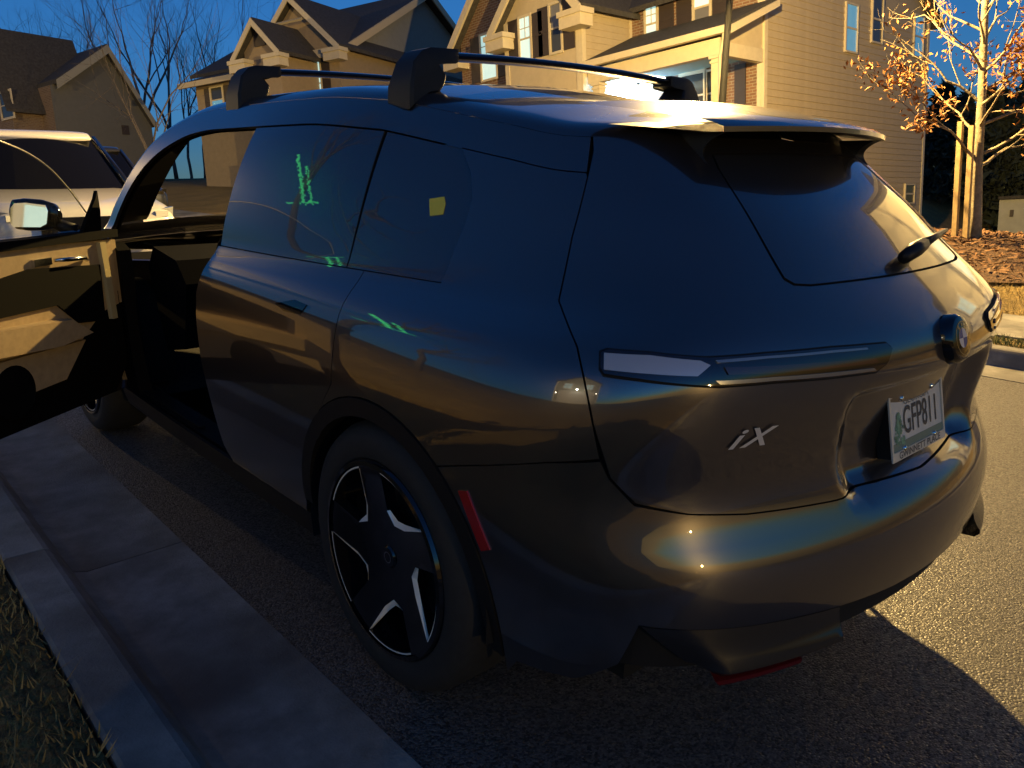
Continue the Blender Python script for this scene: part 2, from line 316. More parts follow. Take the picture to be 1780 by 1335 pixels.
props(blades('grass', 9000, (4.84, 5.24), (-1.5, 4.5), M_BLADEG, .02, .06, 5), 'greenish grass strip between far kerb and pavement', 'grass')
# ---------------------------------------------------------------- houses (world frame)
M_TRIM = mat('cream_trim', (.52, .46, .34), .6, noise=(6, .06)); M_SIDE = mat('tan_siding', (.40, .33, .22), .65, noise=(4, .07), bump=(14, .15, .004)); M_BOARD = mat('tan_board', (.46, .39, .27), .65, noise=(5, .06))
M_BRICK = brick_mat('brown_brick', (.20, .105, .065), (.13, .07, .045), (.26, .22, .17)); M_SHUT = mat('dark_shutter', (.035, .026, .026), .6); M_SHING = mat('roof_shingle', (.045, .042, .04), .9, noise=(9, .35), bump=(30, .5, .02))
M_GREYS = mat('grey_siding', (.20, .20, .185), .7, noise=(5, .06)); M_PORCHC = mat('porch_ceiling_blue', (.30, .50, .62), .6)
M_WLIT = mat('lit_blind', (.5, .6, .6), .5, emit=(.52, .86, .84, .17), noise=(3, .08)); M_WDIM = mat('dim_window', (.05, .055, .06), .12, spec=.6); M_WSKY = mat('window_sky_glow', (.2, .4, .5), .2, emit=(.05, .30, .55, .12), coat=.6); M_WGREY = mat('window_grey_blind', (.16, .16, .16), .25, coat=.6)  # blue panes: mirrored dusk sky put in as a faint glow
class HF:
    """house frame: origin o (world), u along the front, v into the house"""
    def __init__(s, o, az_u, h0): s.o = np.array([o[0], o[1], 0.]); t = math.radians(az_u); s.u = np.array([math.sin(t), math.cos(t), 0]); s.v = np.array([math.cos(t), -math.sin(t), 0]); s.h0 = h0
    def P(s, u, v, h): return s.o+s.u*u+s.v*v+np.array([0, 0, h])
    def box(s, mb, u0, u1, v0, v1, h0, h1):
        return mb.add([s.P(u, v, h) for h in (h0, h1) for u, v in ((u0, v0), (u1, v0), (u1, v1), (u0, v1))], [(0,3,2,1),(4,5,6,7),(0,1,5,4),(1,2,6,5),(2,3,7,6),(3,0,4,7)])
    def px(s, x, y, axis, val):
        p0 = s.P(val, 0, 0) if axis == 'u' else s.P(0, val, 0); p = wplane(x, y, p0, s.u if axis == 'u' else s.v); d = p-s.o; return float(d@s.u), float(d@s.v), float(p[2])
    def prism(s, mb, pts, d): return mb.prism([s.P(*p) for p in pts], s.u*d[0]+s.v*d[1]+np.array([0, 0, d[2]]))
def window(hf, root, axis, val, rect, pane, bars=(0, 0), fr=.07, out=-1, shut=(0, 0), shade=None):
    """rect in pixels; axis 'v': on a front plane v = val, 'u': on a side plane u = val"""
    x0, y0, x1, y1 = rect; xm, ym = (x0+x1)/2, (y0+y1)/2; i = 0 if axis == 'v' else 1
    a = sorted((hf.px(x0, ym, axis, val)[i], hf.px(x1, ym, axis, val)[i])); b = sorted((hf.px(xm, y1, axis, val)[2], hf.px(xm, y0, axis, val)[2]))
    def bx(mb, a0, a1, h0, h1, d0, d1):
        lap = .026 if axis == 'u' else 0.; d0, d1 = sorted((val+out*(d0+(lap if d0 else 0)), val+out*(d1+lap)))
        return hf.box(mb, a0, a1, d0, d1, h0, h1) if axis == 'v' else hf.box(mb, d0, d1, a0, a1, h0, h1)
    mb = MB(); bx(mb, a[0]-fr, a[0], b[0]-fr, b[1]+fr, .0, .05); bx(mb, a[1], a[1]+fr, b[0]-fr, b[1]+fr, .0, .05); bx(mb, a[0], a[1], b[0]-fr, b[0], .0, .06); bx(mb, a[0], a[1], b[1], b[1]+fr, .0, .05)
    W = part('window', root, mb, M_TRIM); hm = (b[0]+b[1])/2
    ps = pane if isinstance(pane, (list, tuple)) else (pane, pane)
    part('pane', W, bx(MB(), a[0], a[1], hm+.02, b[1], .005, .015), ps[0]); part('pane', W, bx(MB(), a[0], a[1], b[0], hm-.02, .003, .012), ps[1])
    part('sash_rail', W, bx(MB(), a[0], a[1], hm-.025, hm+.025, .004, .035), M_TRIM)
    for k in range(1, bars[0]+1): c = a[0]+(a[1]-a[0])*k/(bars[0]+1); part('glazing_bar', W, bx(MB(), c-.012, c+.012, hm+.025, b[1], .016, .026), M_TRIM)
    for k in range(1, bars[1]+1): c = hm+(b[1]-hm)*k/(bars[1]+1); part('glazing_bar', W, bx(MB(), a[0], a[1], c-.012, c+.012, .017, .027), M_TRIM)
    for sd_, on in zip((0, 1), shut):
        if on:
            w_ = max(.3, on); c0 = a[0]-fr-.02-w_ if sd_ == 0 else a[1]+fr+.02
            SH = part('shutter', root, bx(MB(), c0, c0+w_, b[0]-.03, b[1]+.03, .0, .03), M_SHUT)
            part('shutter_rail', SH, bx(MB(), c0+.04, c0+w_-.04, hm-.04, hm+.04, .031, .04), M_SHUT)
    return a, b
def siding(hf, root, axis, val, a0, a1, h0, h1, step, m, out=-1):
    first = None; n = int((h1-h0)/step)
    for k in range(n):
        z = h0+k*step
        if first is None:
            mb = MB(); d = [(0, .0), (.004, step+.012), (-.016, .0)] ; prof = [(0, z), (0, z+step+.01), (out*.006, z+step+.01), (out*.024, z)]
            if axis == 'u': mb.prism([hf.P(val+q, a0, h) for q, h in prof], hf.v*(a1-a0))
            else: mb.prism([hf.P(a0, val+q, h) for q, h in prof], hf.u*(a1-a0))
            first = part('siding_board', root, mb, m)
        else: clone(first, root, (0, 0, k*step))
def gable_roof(hf, root, u0, u1, v0, v1, he, rise, along, over=.35, th=.14, m=None, name='roof'):
    """along 'u': ridge parallel to the front"""
    m = m or M_SHING; mb = MB()
    if along == 'u':
        vm = (v0+v1)/2; sl = rise/(vm-v0)
        for s0, s1 in ((v0-over, vm), (v1+over, vm)):
            hs = he-over*sl; hf.prism(mb, [(u0-over, s0, hs), (u0-over, s1, he+rise), (u0-over, s1, he+rise+th), (u0-over, s0, hs+th)], (u1-u0+2*over, 0, 0))
    else:
        um = (u0+u1)/2; sl = rise/(um-u0)
        for s0 in (u0-over, u1+over):
            hs = he-over*sl; hf.prism(mb, [(s0, v0-over, hs), (um, v0-over, he+rise), (um, v0-over, he+rise+th), (s0, v0-over, hs+th)], (0, v1-v0+over, 0))
    return part(name, root, mb, m)
def rake_boards(hf, root, u0, u1, v, he, rise, over=.35, w=.28, d=.08, sides=(1, -1)):
    um = (u0+u1)/2; sl = rise/(um-u0)
    for s0, sg in ((u0-over, 1), (u1+over, -1)):
        if sg not in sides: continue
        hs = he-over*sl; part('rake_board', root, hf.prism(MB(), [(s0, v-over-.02, hs-w+.05), (um, v-over-.02, he+rise-w+.05), (um, v-over-.02, he+rise+.10), (s0, v-over-.02, hs+.10)], (0, -d, 0)), M_TRIM)
        # boxed return at the foot of the rake
        e0, e1 = (s0-.05, s0+.75) if sg > 0 else (s0-.75, s0+.05)
        mb = hf.box(MB(), e0, e1, v-over-.12, v+.02, hs-.42, hs-.12); hf.box(mb, e0-.06, e1+.04, v-over-.17, v+.02, hs-.12, hs+.02); part('eave_return', root, mb, M_TRIM)
# ---- the big tan house with the porch
O1 = wdist(1327, 190, 22.5); H1 = HF(O1, 0, 1.0)
R1 = thing('porch_house', 'tan sided house with brick front, lit porch and dark shutters, behind the lamp post', 'house', (O1[0], O1[1], .9), 'w')
V1 = H1.px(1605, 250, 'u', 0)[1]; HE = 7.4; dark = mat('house_core', (.10, .09, .07), .9)
ub = H1.px(1098, 90, 'v', 0)[0]; vb = H1.px(1012, 90, 'u', ub)[1]; ub2 = H1.px(881, 120, 'v', vb)[0]; vw = vb+.55; uw = H1.px(803, 120, 'v', vw)[0]
part('side_wall', R1, H1.box(MB(), .0, .12, 0.002, V1, .4, HE), M_SIDE)
siding(H1, R1, 'u', 0, .1, V1-.10, 1.0, HE, .178, M_SIDE)
for v_ in (0.0, V1): part('corner_board', R1, H1.box(MB(), -.035, .06, v_-.035 if v_ == 0 else v_-.11, v_+.11 if v_ == 0 else v_+.035, .4, HE), M_TRIM)
part('corner_board', R1, H1.box(MB(), .062, .17, -.04, .02, .4, HE), M_TRIM)
part('front_wall', R1, H1.box(MB(), .02, ub, .0, .3, .4, HE), M_BRICK)
part('rear_wall', R1, H1.box(MB(), .12, uw, V1-.2, V1, .4, HE), M_SIDE)
part('bay_wall', R1, H1.box(MB(), ub, ub2, vb, .35, 3.2, HE), M_BOARD); part('bay_base', R1, H1.box(MB(), ub+.004, ub2, vb+.01, .3, .4, 3.2), M_BRICK)
siding(H1, R1, 'u', ub, vb+.12, -.06, 4.0, HE, .178, M_SIDE)
for v_ in (vb, -.06): part('corner_board', R1, H1.box(MB(), ub-.035, ub+.06, v_-.03, v_+.12, 3.4, HE), M_TRIM)
part('corner_board', R1, H1.box(MB(), ub2-.14, ub2+.03, vb-.03, vb+.1, 3.2, HE), M_TRIM); part('corner_board', R1, H1.box(MB(), ub+.062, ub+.2, vb-.03, vb+.02, 3.2, HE), M_TRIM)
part('wing_wall', R1, H1.box(MB(), ub2+.01, uw, vw, V1-.25, .4, HE), M_BRICK)
window(H1, R1, 'v', vb, (905, 30, 923, 104), M_WLIT, (1, 1), shut=(.42, .42)); window(H1, R1, 'v', vb, (958, 7, 976, 90), (M_WGREY, M_WDIM), (0, 0), shut=(.42, .42))
window(H1, R1, 'v', vw, (838, 59, 863, 137), M_WLIT, (2, 1), shut=(.45, .45))
window(H1, R1, 'v', 0, (1124, 10, 1142, 73), M_WLIT, (1, 1), shut=(.5, .0)); window(H1, R1, 'v', 0, (1208, -25, 1234, 48), (M_WLIT, M_WGREY), (0, 0), shut=(.5, .5))
window(H1, R1, 'u', 0, (1468, 9, 1487, 90), (M_WSKY, M_WSKY), fr=.05); window(H1, R1, 'u', 0, (1514, -6, 1531, 74), (M_WDIM, M_WDIM), fr=.05); window(H1, R1, 'u', 0, (1587, 29, 1602, 99), M_WSKY, fr=.05); window(H1, R1, 'u', 0, (1571, 322, 1586, 352), M_WDIM, fr=.05)
# porch
vp = -1.9; pu1 = ub-.02; hb = H1.px(1237, 98, 'v', vp)[2]+.32; hg = H1.px(1270, 52, 'v', vp)[2]; hwall = H1.px(1200, 62, 'v', 0)[2]+.25
part('porch_roof', R1, H1.prism(MB(), [(-.35, vp-.2, hg-.02), (-.35, -.0, hwall), (-.35, -.0, hwall+.12), (-.35, vp-.2, hg+.10)], (pu1+.30, 0, 0)), M_SHING)
part('porch_gutter', R1, H1.box(MB(), -.36, pu1-.06, vp-.36, vp-.205, hg-.10, hg+.06), M_TRIM)
part('porch_fascia', R1, H1.prism(MB(), [(-.37, vp-.2, hg-.12), (-.37, .0, hwall-.10), (-.37, .0, hwall+.06), (-.37, vp-.2, hg+.06)], (-.06, 0, 0)), M_TRIM)
part('porch_side_panel', R1, H1.prism(MB(), [(.02, vp, hb), (.02, -.05, hb), (.02, -.05, hwall-.12), (.02, vp, hg-.14)], (.06, 0, 0)), M_BOARD)
part('porch_beam', R1, H1.box(MB(), -.02, pu1-.05, vp-.06, vp+.16, hb-.32, hb+.05), M_TRIM); part('porch_frieze', R1, H1.box(MB(), -.01, pu1-.05, vp-.04, vp+.14, hb+.06, hg-.12), M_TRIM)
part('porch_side_beam', R1, H1.box(MB(), -.01, .17, vp+.165, -.05, hb-.32, hb-.01), M_TRIM)
part('porch_ceiling', R1, H1.box(MB(), .18, pu1-.06, vp+.17, -.01, hb-.16, hb-.10), M_PORCHC)
part('porch_floor', R1, H1.box(MB(), -.1, pu1-.03, vp-.1, -.01, .6, 1.55), M_CONC)
for u_ in (.09, pu1-.35):
    C_ = part('porch_column', R1, H1.box(MB(), u_-.12, u_+.12, vp-.07, vp+.17, 1.56, hb-.33), M_TRIM)
    for h0, h1, e in ((hb-.50, hb-.44, .025), (hb-.40, hb-.335, .045), (1.57, 1.75, .04)): part('column_moulding', C_, H1.box(MB(), u_-.12-e, u_+.12+e, vp-.07-e, vp+.17+e, h0, h1), M_TRIM)
part('downspout', R1, MB().tube([H1.P(-.28, vp-.28, hg-.1), H1.P(-.28, vp-.28, hg-.25), H1.P(-.08, vp-.13, hg-.55), H1.P(-.08, vp-.13, 1.7)], .04, 8), M_TRIM, smooth=True)
window(H1, R1, 'v', 0, (1186, 130, 1224, 205), M_WDIM, (0, 0), fr=.09); window(H1, R1, 'v', 0, (1230, 124, 1246, 200), M_WDIM, fr=.06)
part('shutter', R1, H1.box(MB(), *sorted((H1.px(1278, 140, 'v', 0)[0], H1.px(1297, 140, 'v', 0)[0])), -.04, -.001, 2.4, H1.px(1285, 112, 'v', 0)[2]), M_SHUT)
d0, d1 = sorted((H1.px(1100, 170, 'v', 0)[0], H1.px(1150, 170, 'v', 0)[0])); FD = part('front_door', R1, H1.box(MB(), d0, d1, -.05, -.001, 1.56, 3.7), mat('front_door_paint', (.12, .06, .04), .4))
lp = H1.px(1100, 143, 'v', -.25); LT = part('porch_light', R1, H1.box(MB(), lp[0]-.05, lp[0]+.05, -.12, -.001, lp[2]-.05, lp[2]+.2), M_SHUT)
part('porch_globe', LT, MB().lathe([(0, -.10), (.06, -.08), (.085, 0), (.06, .08), (0, .10)], H1.P(lp[0], -.25, lp[2]), (0, 0, 1), 20), mat('porch_globe_lit', (.9, .95, 1.), .4, emit=(.75, .92, 1., 14)), smooth=True)
ld = bpy.data.lights.new('porch_bulb', 'POINT'); ld.energy = 110; ld.color = (.45, .75, 1.0); ld.shadow_soft_size = .08; lo = bpy.data.objects.new('porch_bulb', ld); COL.objects.link(lo); lo.location = Vector(H1.P(lp[0], -.45, lp[2]-.1)-np.array([O1[0], O1[1], .9])); lo.parent = R1
# roofs
gable_roof(H1, R1, 0, uw, 0, V1, HE, 3.2, 'u', name='roof')
uw0 = ub-.05; gable_roof(H1, R1, ub2-2.6, uw, vw, V1*.5, HE, (uw-ub2+2.6)/2*1.05, 'v', name='wing_roof'); rake_boards(H1, R1, ub2-2.6, uw, vw, HE, (uw-ub2+2.6)/2*1.05)
gable_roof(H1, R1, ub, ub2, vb, V1*.4, HE, (ub2-ub)/2*1.05, 'v', name='bay_roof'); rake_boards(H1, R1, ub, ub2, vb, HE, (ub2-ub)/2*1.05)
part('wing_gable', R1, H1.prism(MB(), [(ub2-2.6, vw, HE), (uw, vw, HE), ((uw+ub2-2.6)/2, vw, HE+(uw-ub2+2.6)/2*1.05)], (0, .3, 0)), M_BRICK)
part('bay_gable', R1, H1.prism(MB(), [(ub, vb, HE), (ub2, vb, HE), ((ub+ub2)/2, vb, HE+(ub2-ub)/2*1.05)], (0, .3, 0)), M_BOARD)
part('side_gable', R1, H1.prism(MB(), [(.02, 0, HE), (.02, V1, HE), (.02, V1/2, HE+3.2)], (.1, 0, 0)), M_SIDE)
# ---- the middle house with the front gables
O2 = wdist(592, 82, 35); H2 = HF(O2, -20, 2.0); he2 = O2[2]; g2 = 2.2
R2 = thing('gabled_house', 'brown house with two front gables and a grey gable end, left of the tan house', 'house', (O2[0], O2[1], g2), 'w')
pk = H2.px(733, -10, 'u', 0); vpk, hpk = pk[1], pk[2]; rise2 = hpk-he2
part('gable_end_wall', R2, H2.prism(MB(), [(0, 0, g2), (0, 2*vpk, g2), (0, 2*vpk, he2), (0, vpk, hpk-.15), (0, 0, he2)], (.15, 0, 0)), M_GREYS)
M_BRK2 = brick_mat('dull_brick', (.17, .11, .075), (.12, .075, .05), (.2, .17, .13)); M_TAN2 = mat('tan_stucco', (.27, .21, .14), .8, noise=(6, .08)); M_TRIM2 = mat('tan_trim', (.42, .36, .25), .6)
ul = H2.px(412, 150, 'v', 0)[0]
part('front_wall', R2, H2.box(MB(), .0, ul+2, -.05, 2*vpk-.1, g2, he2), M_BRK2); gable_roof(H2, R2, 0, ul+2, 0, 2*vpk, he2, rise2, 'u', over=.4, name='roof')
for s0, s1 in (((-.42, -.4, he2-.4*rise2/vpk), (-.42, vpk, hpk)), ((-.42, 2*vpk+.4, he2-.4*rise2/vpk), (-.42, vpk, hpk))):
    part('rake_board', R2, H2.prism(MB(), [(s0[0], s0[1], s0[2]-.2), (s1[0], s1[1], s1[2]-.2), (s1[0], s1[1], s1[2]+.12), (s0[0], s0[1], s0[2]+.12)], (-.06, 0, 0)), M_TRIM2)
def front_gable(hf, root, vpl, peak_px, right_px, wall, depth, over=.35):
    pk_ = hf.px(*peak_px, 'v', vpl-over); rt = hf.px(*right_px, 'v', vpl-over); um, hp = pk_[0], pk_[2]; hw = abs(rt[0]-um); ri = hp-rt[2]; sl = ri/hw; u0, u1 = um-hw+over, um+hw-over; he = rt[2]+over*sl
    part('gable_wall', root, hf.prism(MB(), [(u0, vpl, g2), (u1, vpl, g2), (u1, vpl, he), (um, vpl, hp-.1), (u0, vpl, he)], (0, .3, 0)), wall)
    part('gable_side', root, hf.box(MB(), u0, u0+.2, vpl+.3, vpl+depth, g2, he-.05), wall); part('gable_side', root, hf.box(MB(), u1-.2, u1, vpl+.3, vpl+depth, g2, he-.05), wall)
    gable_roof(hf, root, u0, u1, vpl, vpl+depth, he, hp-he, 'v', over=over, name='gable_roof'); rake_boards(hf, root, u0, u1, vpl, he, hp-he, over=over, w=.22, d=.05); return u0, u1, he, hp
fg = front_gable(H2, R2, -.5, (500, -6), (590, 82), M_TAN2, vpk); part('gable_bracket', R2, MB().tube([H2.P((fg[0]+fg[1])/2-.7, -.95, fg[3]-.95), H2.P((fg[0]+fg[1])/2+.7, -.95, fg[3]-.95)], .06, 4), M_TRIM2)
fg2 = front_gable(H2, R2, -2.6, (437, 36), (486, 92), M_TAN2, vpk)
part('gable_louvre', R2, H2.box(MB(), fg2[0]+(fg2[1]-fg2[0])*.35, fg2[0]+(fg2[1]-fg2[0])*.65, -2.65, -2.61, fg2[2]+.1, fg2[2]+.6), M_SHUT)
part('eave_moulding', R2, H2.box(MB(), -.2, fg2[0], -.75, -.52, he2-.45, he2-.12), M_TRIM2)
window(H2, R2, 'v', -.5, (540, 101, 559, 190), M_WLIT, (0, 0), shut=(.4, .4), fr=.06)
part('side_window', R2, H2.box(MB(), -.03, .0, *sorted((H2.px(690, 131, 'u', 0)[1], H2.px(700, 131, 'u', 0)[1])), *sorted((H2.px(695, 142, 'u', 0)[2], H2.px(695, 126, 'u', 0)[2]))), M_WLIT)
# low wing at its left end
lw = [H2.px(x, 150, 'v', -1.2)[0] for x in (410, 340)]; hl = H2.px(372, 143, 'v', -1.2)[2]
part('low_wing_wall', R2, H2.box(MB(), lw[0]-2, lw[1], -1.2, 5, g2, hl), M_TAN2); part('low_wing_roof', R2, H2.prism(MB(), [(lw[0]-2, -1.7, hl-.1), (lw[0]-2, 2, hl+1.2), (lw[0]-2, 2, hl+1.35), (lw[0]-2, -1.7, hl+.05)], (lw[1]-lw[0]+2.4, 0, 0)), M_SHING)
part('low_wing_gutter', R2, H2.box(MB(), lw[0]-2, lw[1]+.4, -1.82, -1.70, hl-.18, hl+.03), M_TRIM2)
window(H2, R2, 'v', -1.2, (369, 152, 388, 195), (M_WDIM, M_WSKY), (0, 0), fr=.09, shut=(.3, .3))
def plain_window(hf, root, v, u0, u1, h0, h1, pane):
    W = part('window', root, hf.box(MB(), u0-.09, u1+.09, v-.05, v-.001, h0-.09, h1+.09), M_TRIM2)
    for k, (c0, c1) in enumerate(((h0, (h0+h1)/2-.03), ((h0+h1)/2+.03, h1))): part('pane', W, hf.box(MB(), u0, u1, v-.075+.008*k, v-.051, c0, c1), pane)
um2 = (fg[0]+fg2[0])/2; plain_window(H2, R2, -.5, fg[0]+.5, fg[0]+1.4, g2+1.0, g2+2.5, M_WDIM); plain_window(H2, R2, -.5, fg[0]+1.9, fg[0]+2.8, g2+1.0, g2+2.5, M_WDIM)
uc2 = (fg2[0]+fg2[1])/2; GD2 = part('garage_door', R2, H2.box(MB(), uc2-1.25, uc2+1.25, -2.66, -2.605, g2+.3, g2+2.5), M_TRIM2)
for k in range(4): part('door_section', GD2, H2.box(MB(), uc2-1.2, uc2+1.2, -2.69, -2.661, g2+.33+k*.54, g2+.83+k*.54), M_TRIM2)
# ---- the leftmost house, dark roof
O3 = wdist(90, 147, 46); H3 = HF(O3, -14, 3.0); g3 = 2.8; M_GREY3 = mat('dusky_grey_siding', (.11, .11, .105), .75, noise=(5, .06))
R3 = thing('dark_roof_house', 'dim grey gable-ended house with a dark roof at the left edge', 'house', (O3[0], O3[1], g3), 'w')
pts = [H3.px(x, y, 'u', 0) for x, y in ((90, 147), (178, 86), (264, 222))]; q = [(0, p[1], p[2]) for p in pts]
part('gable_end_wall', R3, H3.prism(MB(), [(0, q[0][1], g3), (0, q[2][1], g3), q[2], q[1], q[0]], (.2, 0, 0)), M_GREY3)
for a_, b_ in ((q[0], q[1]), (q[1], q[2])):
    part('roof', R3, H3.prism(MB(), [(-.45, a_[1], a_[2]), (-.45, b_[1], b_[2]), (-.45, b_[1], b_[2]+.2), (-.45, a_[1], a_[2]+.2)], (14, 0, 0)), M_SHING)
    part('rake_board', R3, H3.prism(MB(), [(-.46, a_[1], a_[2]-.25), (-.46, b_[1], b_[2]-.25), (-.46, b_[1], b_[2]+.16), (-.46, a_[1], a_[2]+.16)], (-.07, 0, 0)), mat('dim_trim', (.26, .25, .21), .7))
part('front_wall', R3, H3.box(MB(), .2, 14, q[0][1]-.02, q[0][1]+.2, g3, q[0][2]), M_BRK2)
f3 = [H3.px(x, y, 'v', -1.6) for x, y in ((-30, 50), (72, 150))]; u_m = f3[0][0]; hw = u_m-max(f3[1][0], .9)
part('gable_wall', R3, H3.prism(MB(), [(u_m-hw+.4, -1.4, g3), (u_m+hw-.4, -1.4, g3), (u_m+hw-.4, -1.4, f3[1][2]+.2), (u_m, -1.4, f3[0][2]-.2), (u_m-hw+.4, -1.4, f3[1][2]+.2)], (0, .3, 0)), M_BRK2)
part('gable_side', R3, H3.box(MB(), u_m-hw+.4, u_m-hw+.6, -1.1, q[0][1]+1, g3, f3[1][2]+.1), M_BRK2)
gable_roof(H3, R3, u_m-hw+.4, u_m+hw-.4, -1.4, 2.6, f3[1][2]+.35, f3[0][2]-f3[1][2]-.35, 'v', over=.4, name='gable_roof'); rake_boards(H3, R3, u_m-hw+.4, u_m+hw-.4, -1.4, f3[1][2]+.35, f3[0][2]-f3[1][2]-.35, over=.4, sides=(-1,))
window(H3, R3, 'v', -1.4, (2, 160, 22, 205), M_WDIM, fr=.1)
part('side_window', R3, H3.box(MB(), -.03, .0, *sorted((H3.px(212, 226, 'u', 0)[1], H3.px(224, 226, 'u', 0)[1])), *sorted((H3.px(218, 234, 'u', 0)[2], H3.px(218, 218, 'u', 0)[2]))), M_SHUT)
# ---- the house across the street behind the camera: seen mirrored in the rear window and tailgate
M_CREAM4 = mat('pale_siding', (.50, .47, .40), .7, noise=(4, .05)); M_WHITE4 = mat('white_trim', (.75, .75, .72), .5)
def garage_house(label, base_s, az, wall, light=0):
    b4 = MN@np.array(base_s, float); H4 = HF(b4, az, 0); z4 = b4[2]-.6; zb4 = z4-2.5; R4 = thing('garage_house', label, 'house', (b4[0], b4[1], zb4), 'w')
    part('wall', R4, H4.box(MB(), 0, 7.7, 0, 9, zb4, z4+6.2), wall); gable_roof(H4, R4, 0, 7.7, 0, 9, z4+6.2, 3, 'u', name='roof')
    part('garage_wall', R4, H4.box(MB(), 1, 7.5, -3.0, -.01, zb4, z4+5.4), wall); gable_roof(H4, R4, 1, 7.5, -3, 2, z4+5.4, 2.6, 'v', name='garage_roof')
    part('garage_gable', R4, H4.prism(MB(), [(1, -2.99, z4+5.4), (7.5, -2.99, z4+5.4), (4.25, -2.99, z4+8)], (0, .2, 0)), wall)
    GD = part('garage_door', R4, H4.box(MB(), 1.8, 6.7, -3.05, -3.01, z4+.1, z4+2.5), M_WHITE4)
    for k in range(4): part('door_section', GD, H4.box(MB(), 1.85, 6.65, -3.09, -3.051, z4+.13+k*.59, z4+.68+k*.59), M_WHITE4)
    mb = H4.box(MB(), 1.55, 1.78, -3.1, -3.01, z4, z4+2.75); H4.box(mb, 6.72, 6.95, -3.1, -3.01, z4, z4+2.75); H4.box(mb, 1.79, 6.71, -3.1, -3.01, z4+2.52, z4+2.75); part('garage_trim', R4, mb, M_WHITE4)
    for u_ in (2.0, 5.2):
        W4 = part('window', R4, H4.box(MB(), u_-.15, u_+1.35, -3.10, -3.01, z4+3.15, z4+5.05), M_WHITE4); part('pane', W4, H4.box(MB(), u_+.05, u_+1.15, -3.13, -3.101, z4+3.35, z4+4.85), M_WLIT)
        part('glazing_bar', W4, H4.box(MB(), u_+.57, u_+.63, -3.15, -3.131, z4+3.35, z4+4.85), M_WHITE4); part('glazing_bar', W4, H4.box(MB(), u_+.05, u_+1.15, -3.155, -3.1315, z4+4.07, z4+4.13), M_WHITE4)
    for u_ in (1.0, 7.5): part('corner_board', R4, H4.box(MB(), u_-.1, u_+.1, -3.06, -2.8, z4, z4+5.4), M_WHITE4)
    if light:
        for u_ in (1.25, 7.2):
            CL = part('coach_light', R4, H4.box(MB(), u_-.06, u_+.06, -3.2, -3.07, z4+2.05, z4+2.3), M_SHUT); part('coach_bulb', CL, H4.box(MB(), u_-.04, u_+.04, -3.24, -3.201, z4+2.08, z4+2.27), mat('coach_bulb_lit', (1, .9, .7), .4, emit=(1., .85, .6, 12)))
        ld = bpy.data.lights.new('coach_light_bulb', 'POINT'); ld.energy = light; ld.color = (1., .9, .66); ld.shadow_soft_size = .15; lo = bpy.data.objects.new('coach_light_bulb', ld); COL.objects.link(lo); lo.location = Vector(H4.P(4.25, -4.2, z4+3.0)-np.array([b4[0], b4[1], zb4])); lo.parent = R4
garage_house('pale house straight across the street, seen only mirrored in the rear window', (16.5, -5.5, .3), 0, M_CREAM4)
garage_house('pale house on the near side, seen only mirrored in the wing mirror', (-18.5, 5.5, 1.7), 180, mat('sage_siding', (.42, .44, .36), .7, noise=(4, .05)), 25)
# ---------------------------------------------------------------- the dark SUV
M_PAINT = mat('car_paint_graphite', (.085, .075, .073), .30, .8, coat=1.0, coat_ior=2.1)
M_BLACKP = mat('car_black_plastic', (.007, .007, .0075), .5, spec=.3, noise=(60, .2), bump=(220, .15, .001))
M_GLOSSB = mat('car_gloss_black', (.006, .006, .007), .08, coat=.6)
M_BLADEB = mat('bumper_blade_black', (.012, .012, .013), .22, coat=.3)
M_SHELL = mat('car_seam_black', (.003, .003, .003), .9)
M_TINT = mat('car_privacy_glass', (.085, .080, .080), .25, .75, spec=.75, coat=1.0, coat_ior=1.75)
M_CLEAR = mat('car_clear_glass', (.8, .8, .8), .02, alpha_mix=(1.45, (.80, .83, .82)))
M_CLEART = mat('car_tinted_clear_glass', (.8, .8, .8), .02, alpha_mix=(1.45, (.22, .23, .23)))
M_RUBBER = mat('tyre_rubber', (.014, .014, .014), .75, noise=(40, .25), bump=(90, .2, .002))
M_SILVER = mat('machined_alloy', (.9, .87, .80), .5, .35)
M_CHROME = mat('satin_chrome', (.75, .75, .74), .14, 1.0)
M_RED = mat('red_reflector', (.32, .012, .012), .18, coat=.8)
M_REDD = mat('dim_red_reflector', (.10, .006, .006), .3)
M_TAN = mat('tan_leather', (.40, .29, .16), .5, noise=(30, .12), bump=(260, .12, .001))
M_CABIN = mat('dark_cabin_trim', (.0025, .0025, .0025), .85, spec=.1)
M_MIRROR = mat('mirror_glass', (.85, .87, .87), .02, 1.0)
def a_of(y, z):
    lo, hi = .2, 2.85
    for _ in range(36):
        m_ = (lo+hi)/2
        if float(S(m_, z)[1]) < y: lo = m_
        else: hi = m_
    return (lo+hi)/2
def YZ(pts): return [(a_of(y, z), z) for y, z in pts]
def PXS(pts): return [inv(x, y) for x, y in pts]
def mirror(poly): return [(-a, z) for a, z in reversed(poly)]
def arc_yz(cy, cz, r, t0, t1, n=14): return [(cy+r*math.cos(math.radians(t)), cz+r*math.sin(math.radians(t))) for t in np.linspace(t0, t1, n)]
AS = 1.9
def inside(pts, poly):
    x, y = pts[:,0][:,None], pts[:,1][:,None]; p = np.asarray(poly); q = np.roll(p, -1, 0)
    c = ((p[:,1] > y) != (q[:,1] > y)) & (x < (q[:,0]-p[:,0])*(y-p[:,1])/(q[:,1]-p[:,1]+1e-15)+p[:,0])
    return c.sum(1) % 2 == 1
def resample(poly, st):
    out = []; n = len(poly)
    for i in range(n):
        p, q = np.array(poly[i]), np.array(poly[(i+1) % n]); L = np.hypot((q-p)[0]*AS, (q-p)[1]); k = max(1, int(L/st))
        out += [tuple(p+(q-p)*t/k) for t in range(k)]
    return out
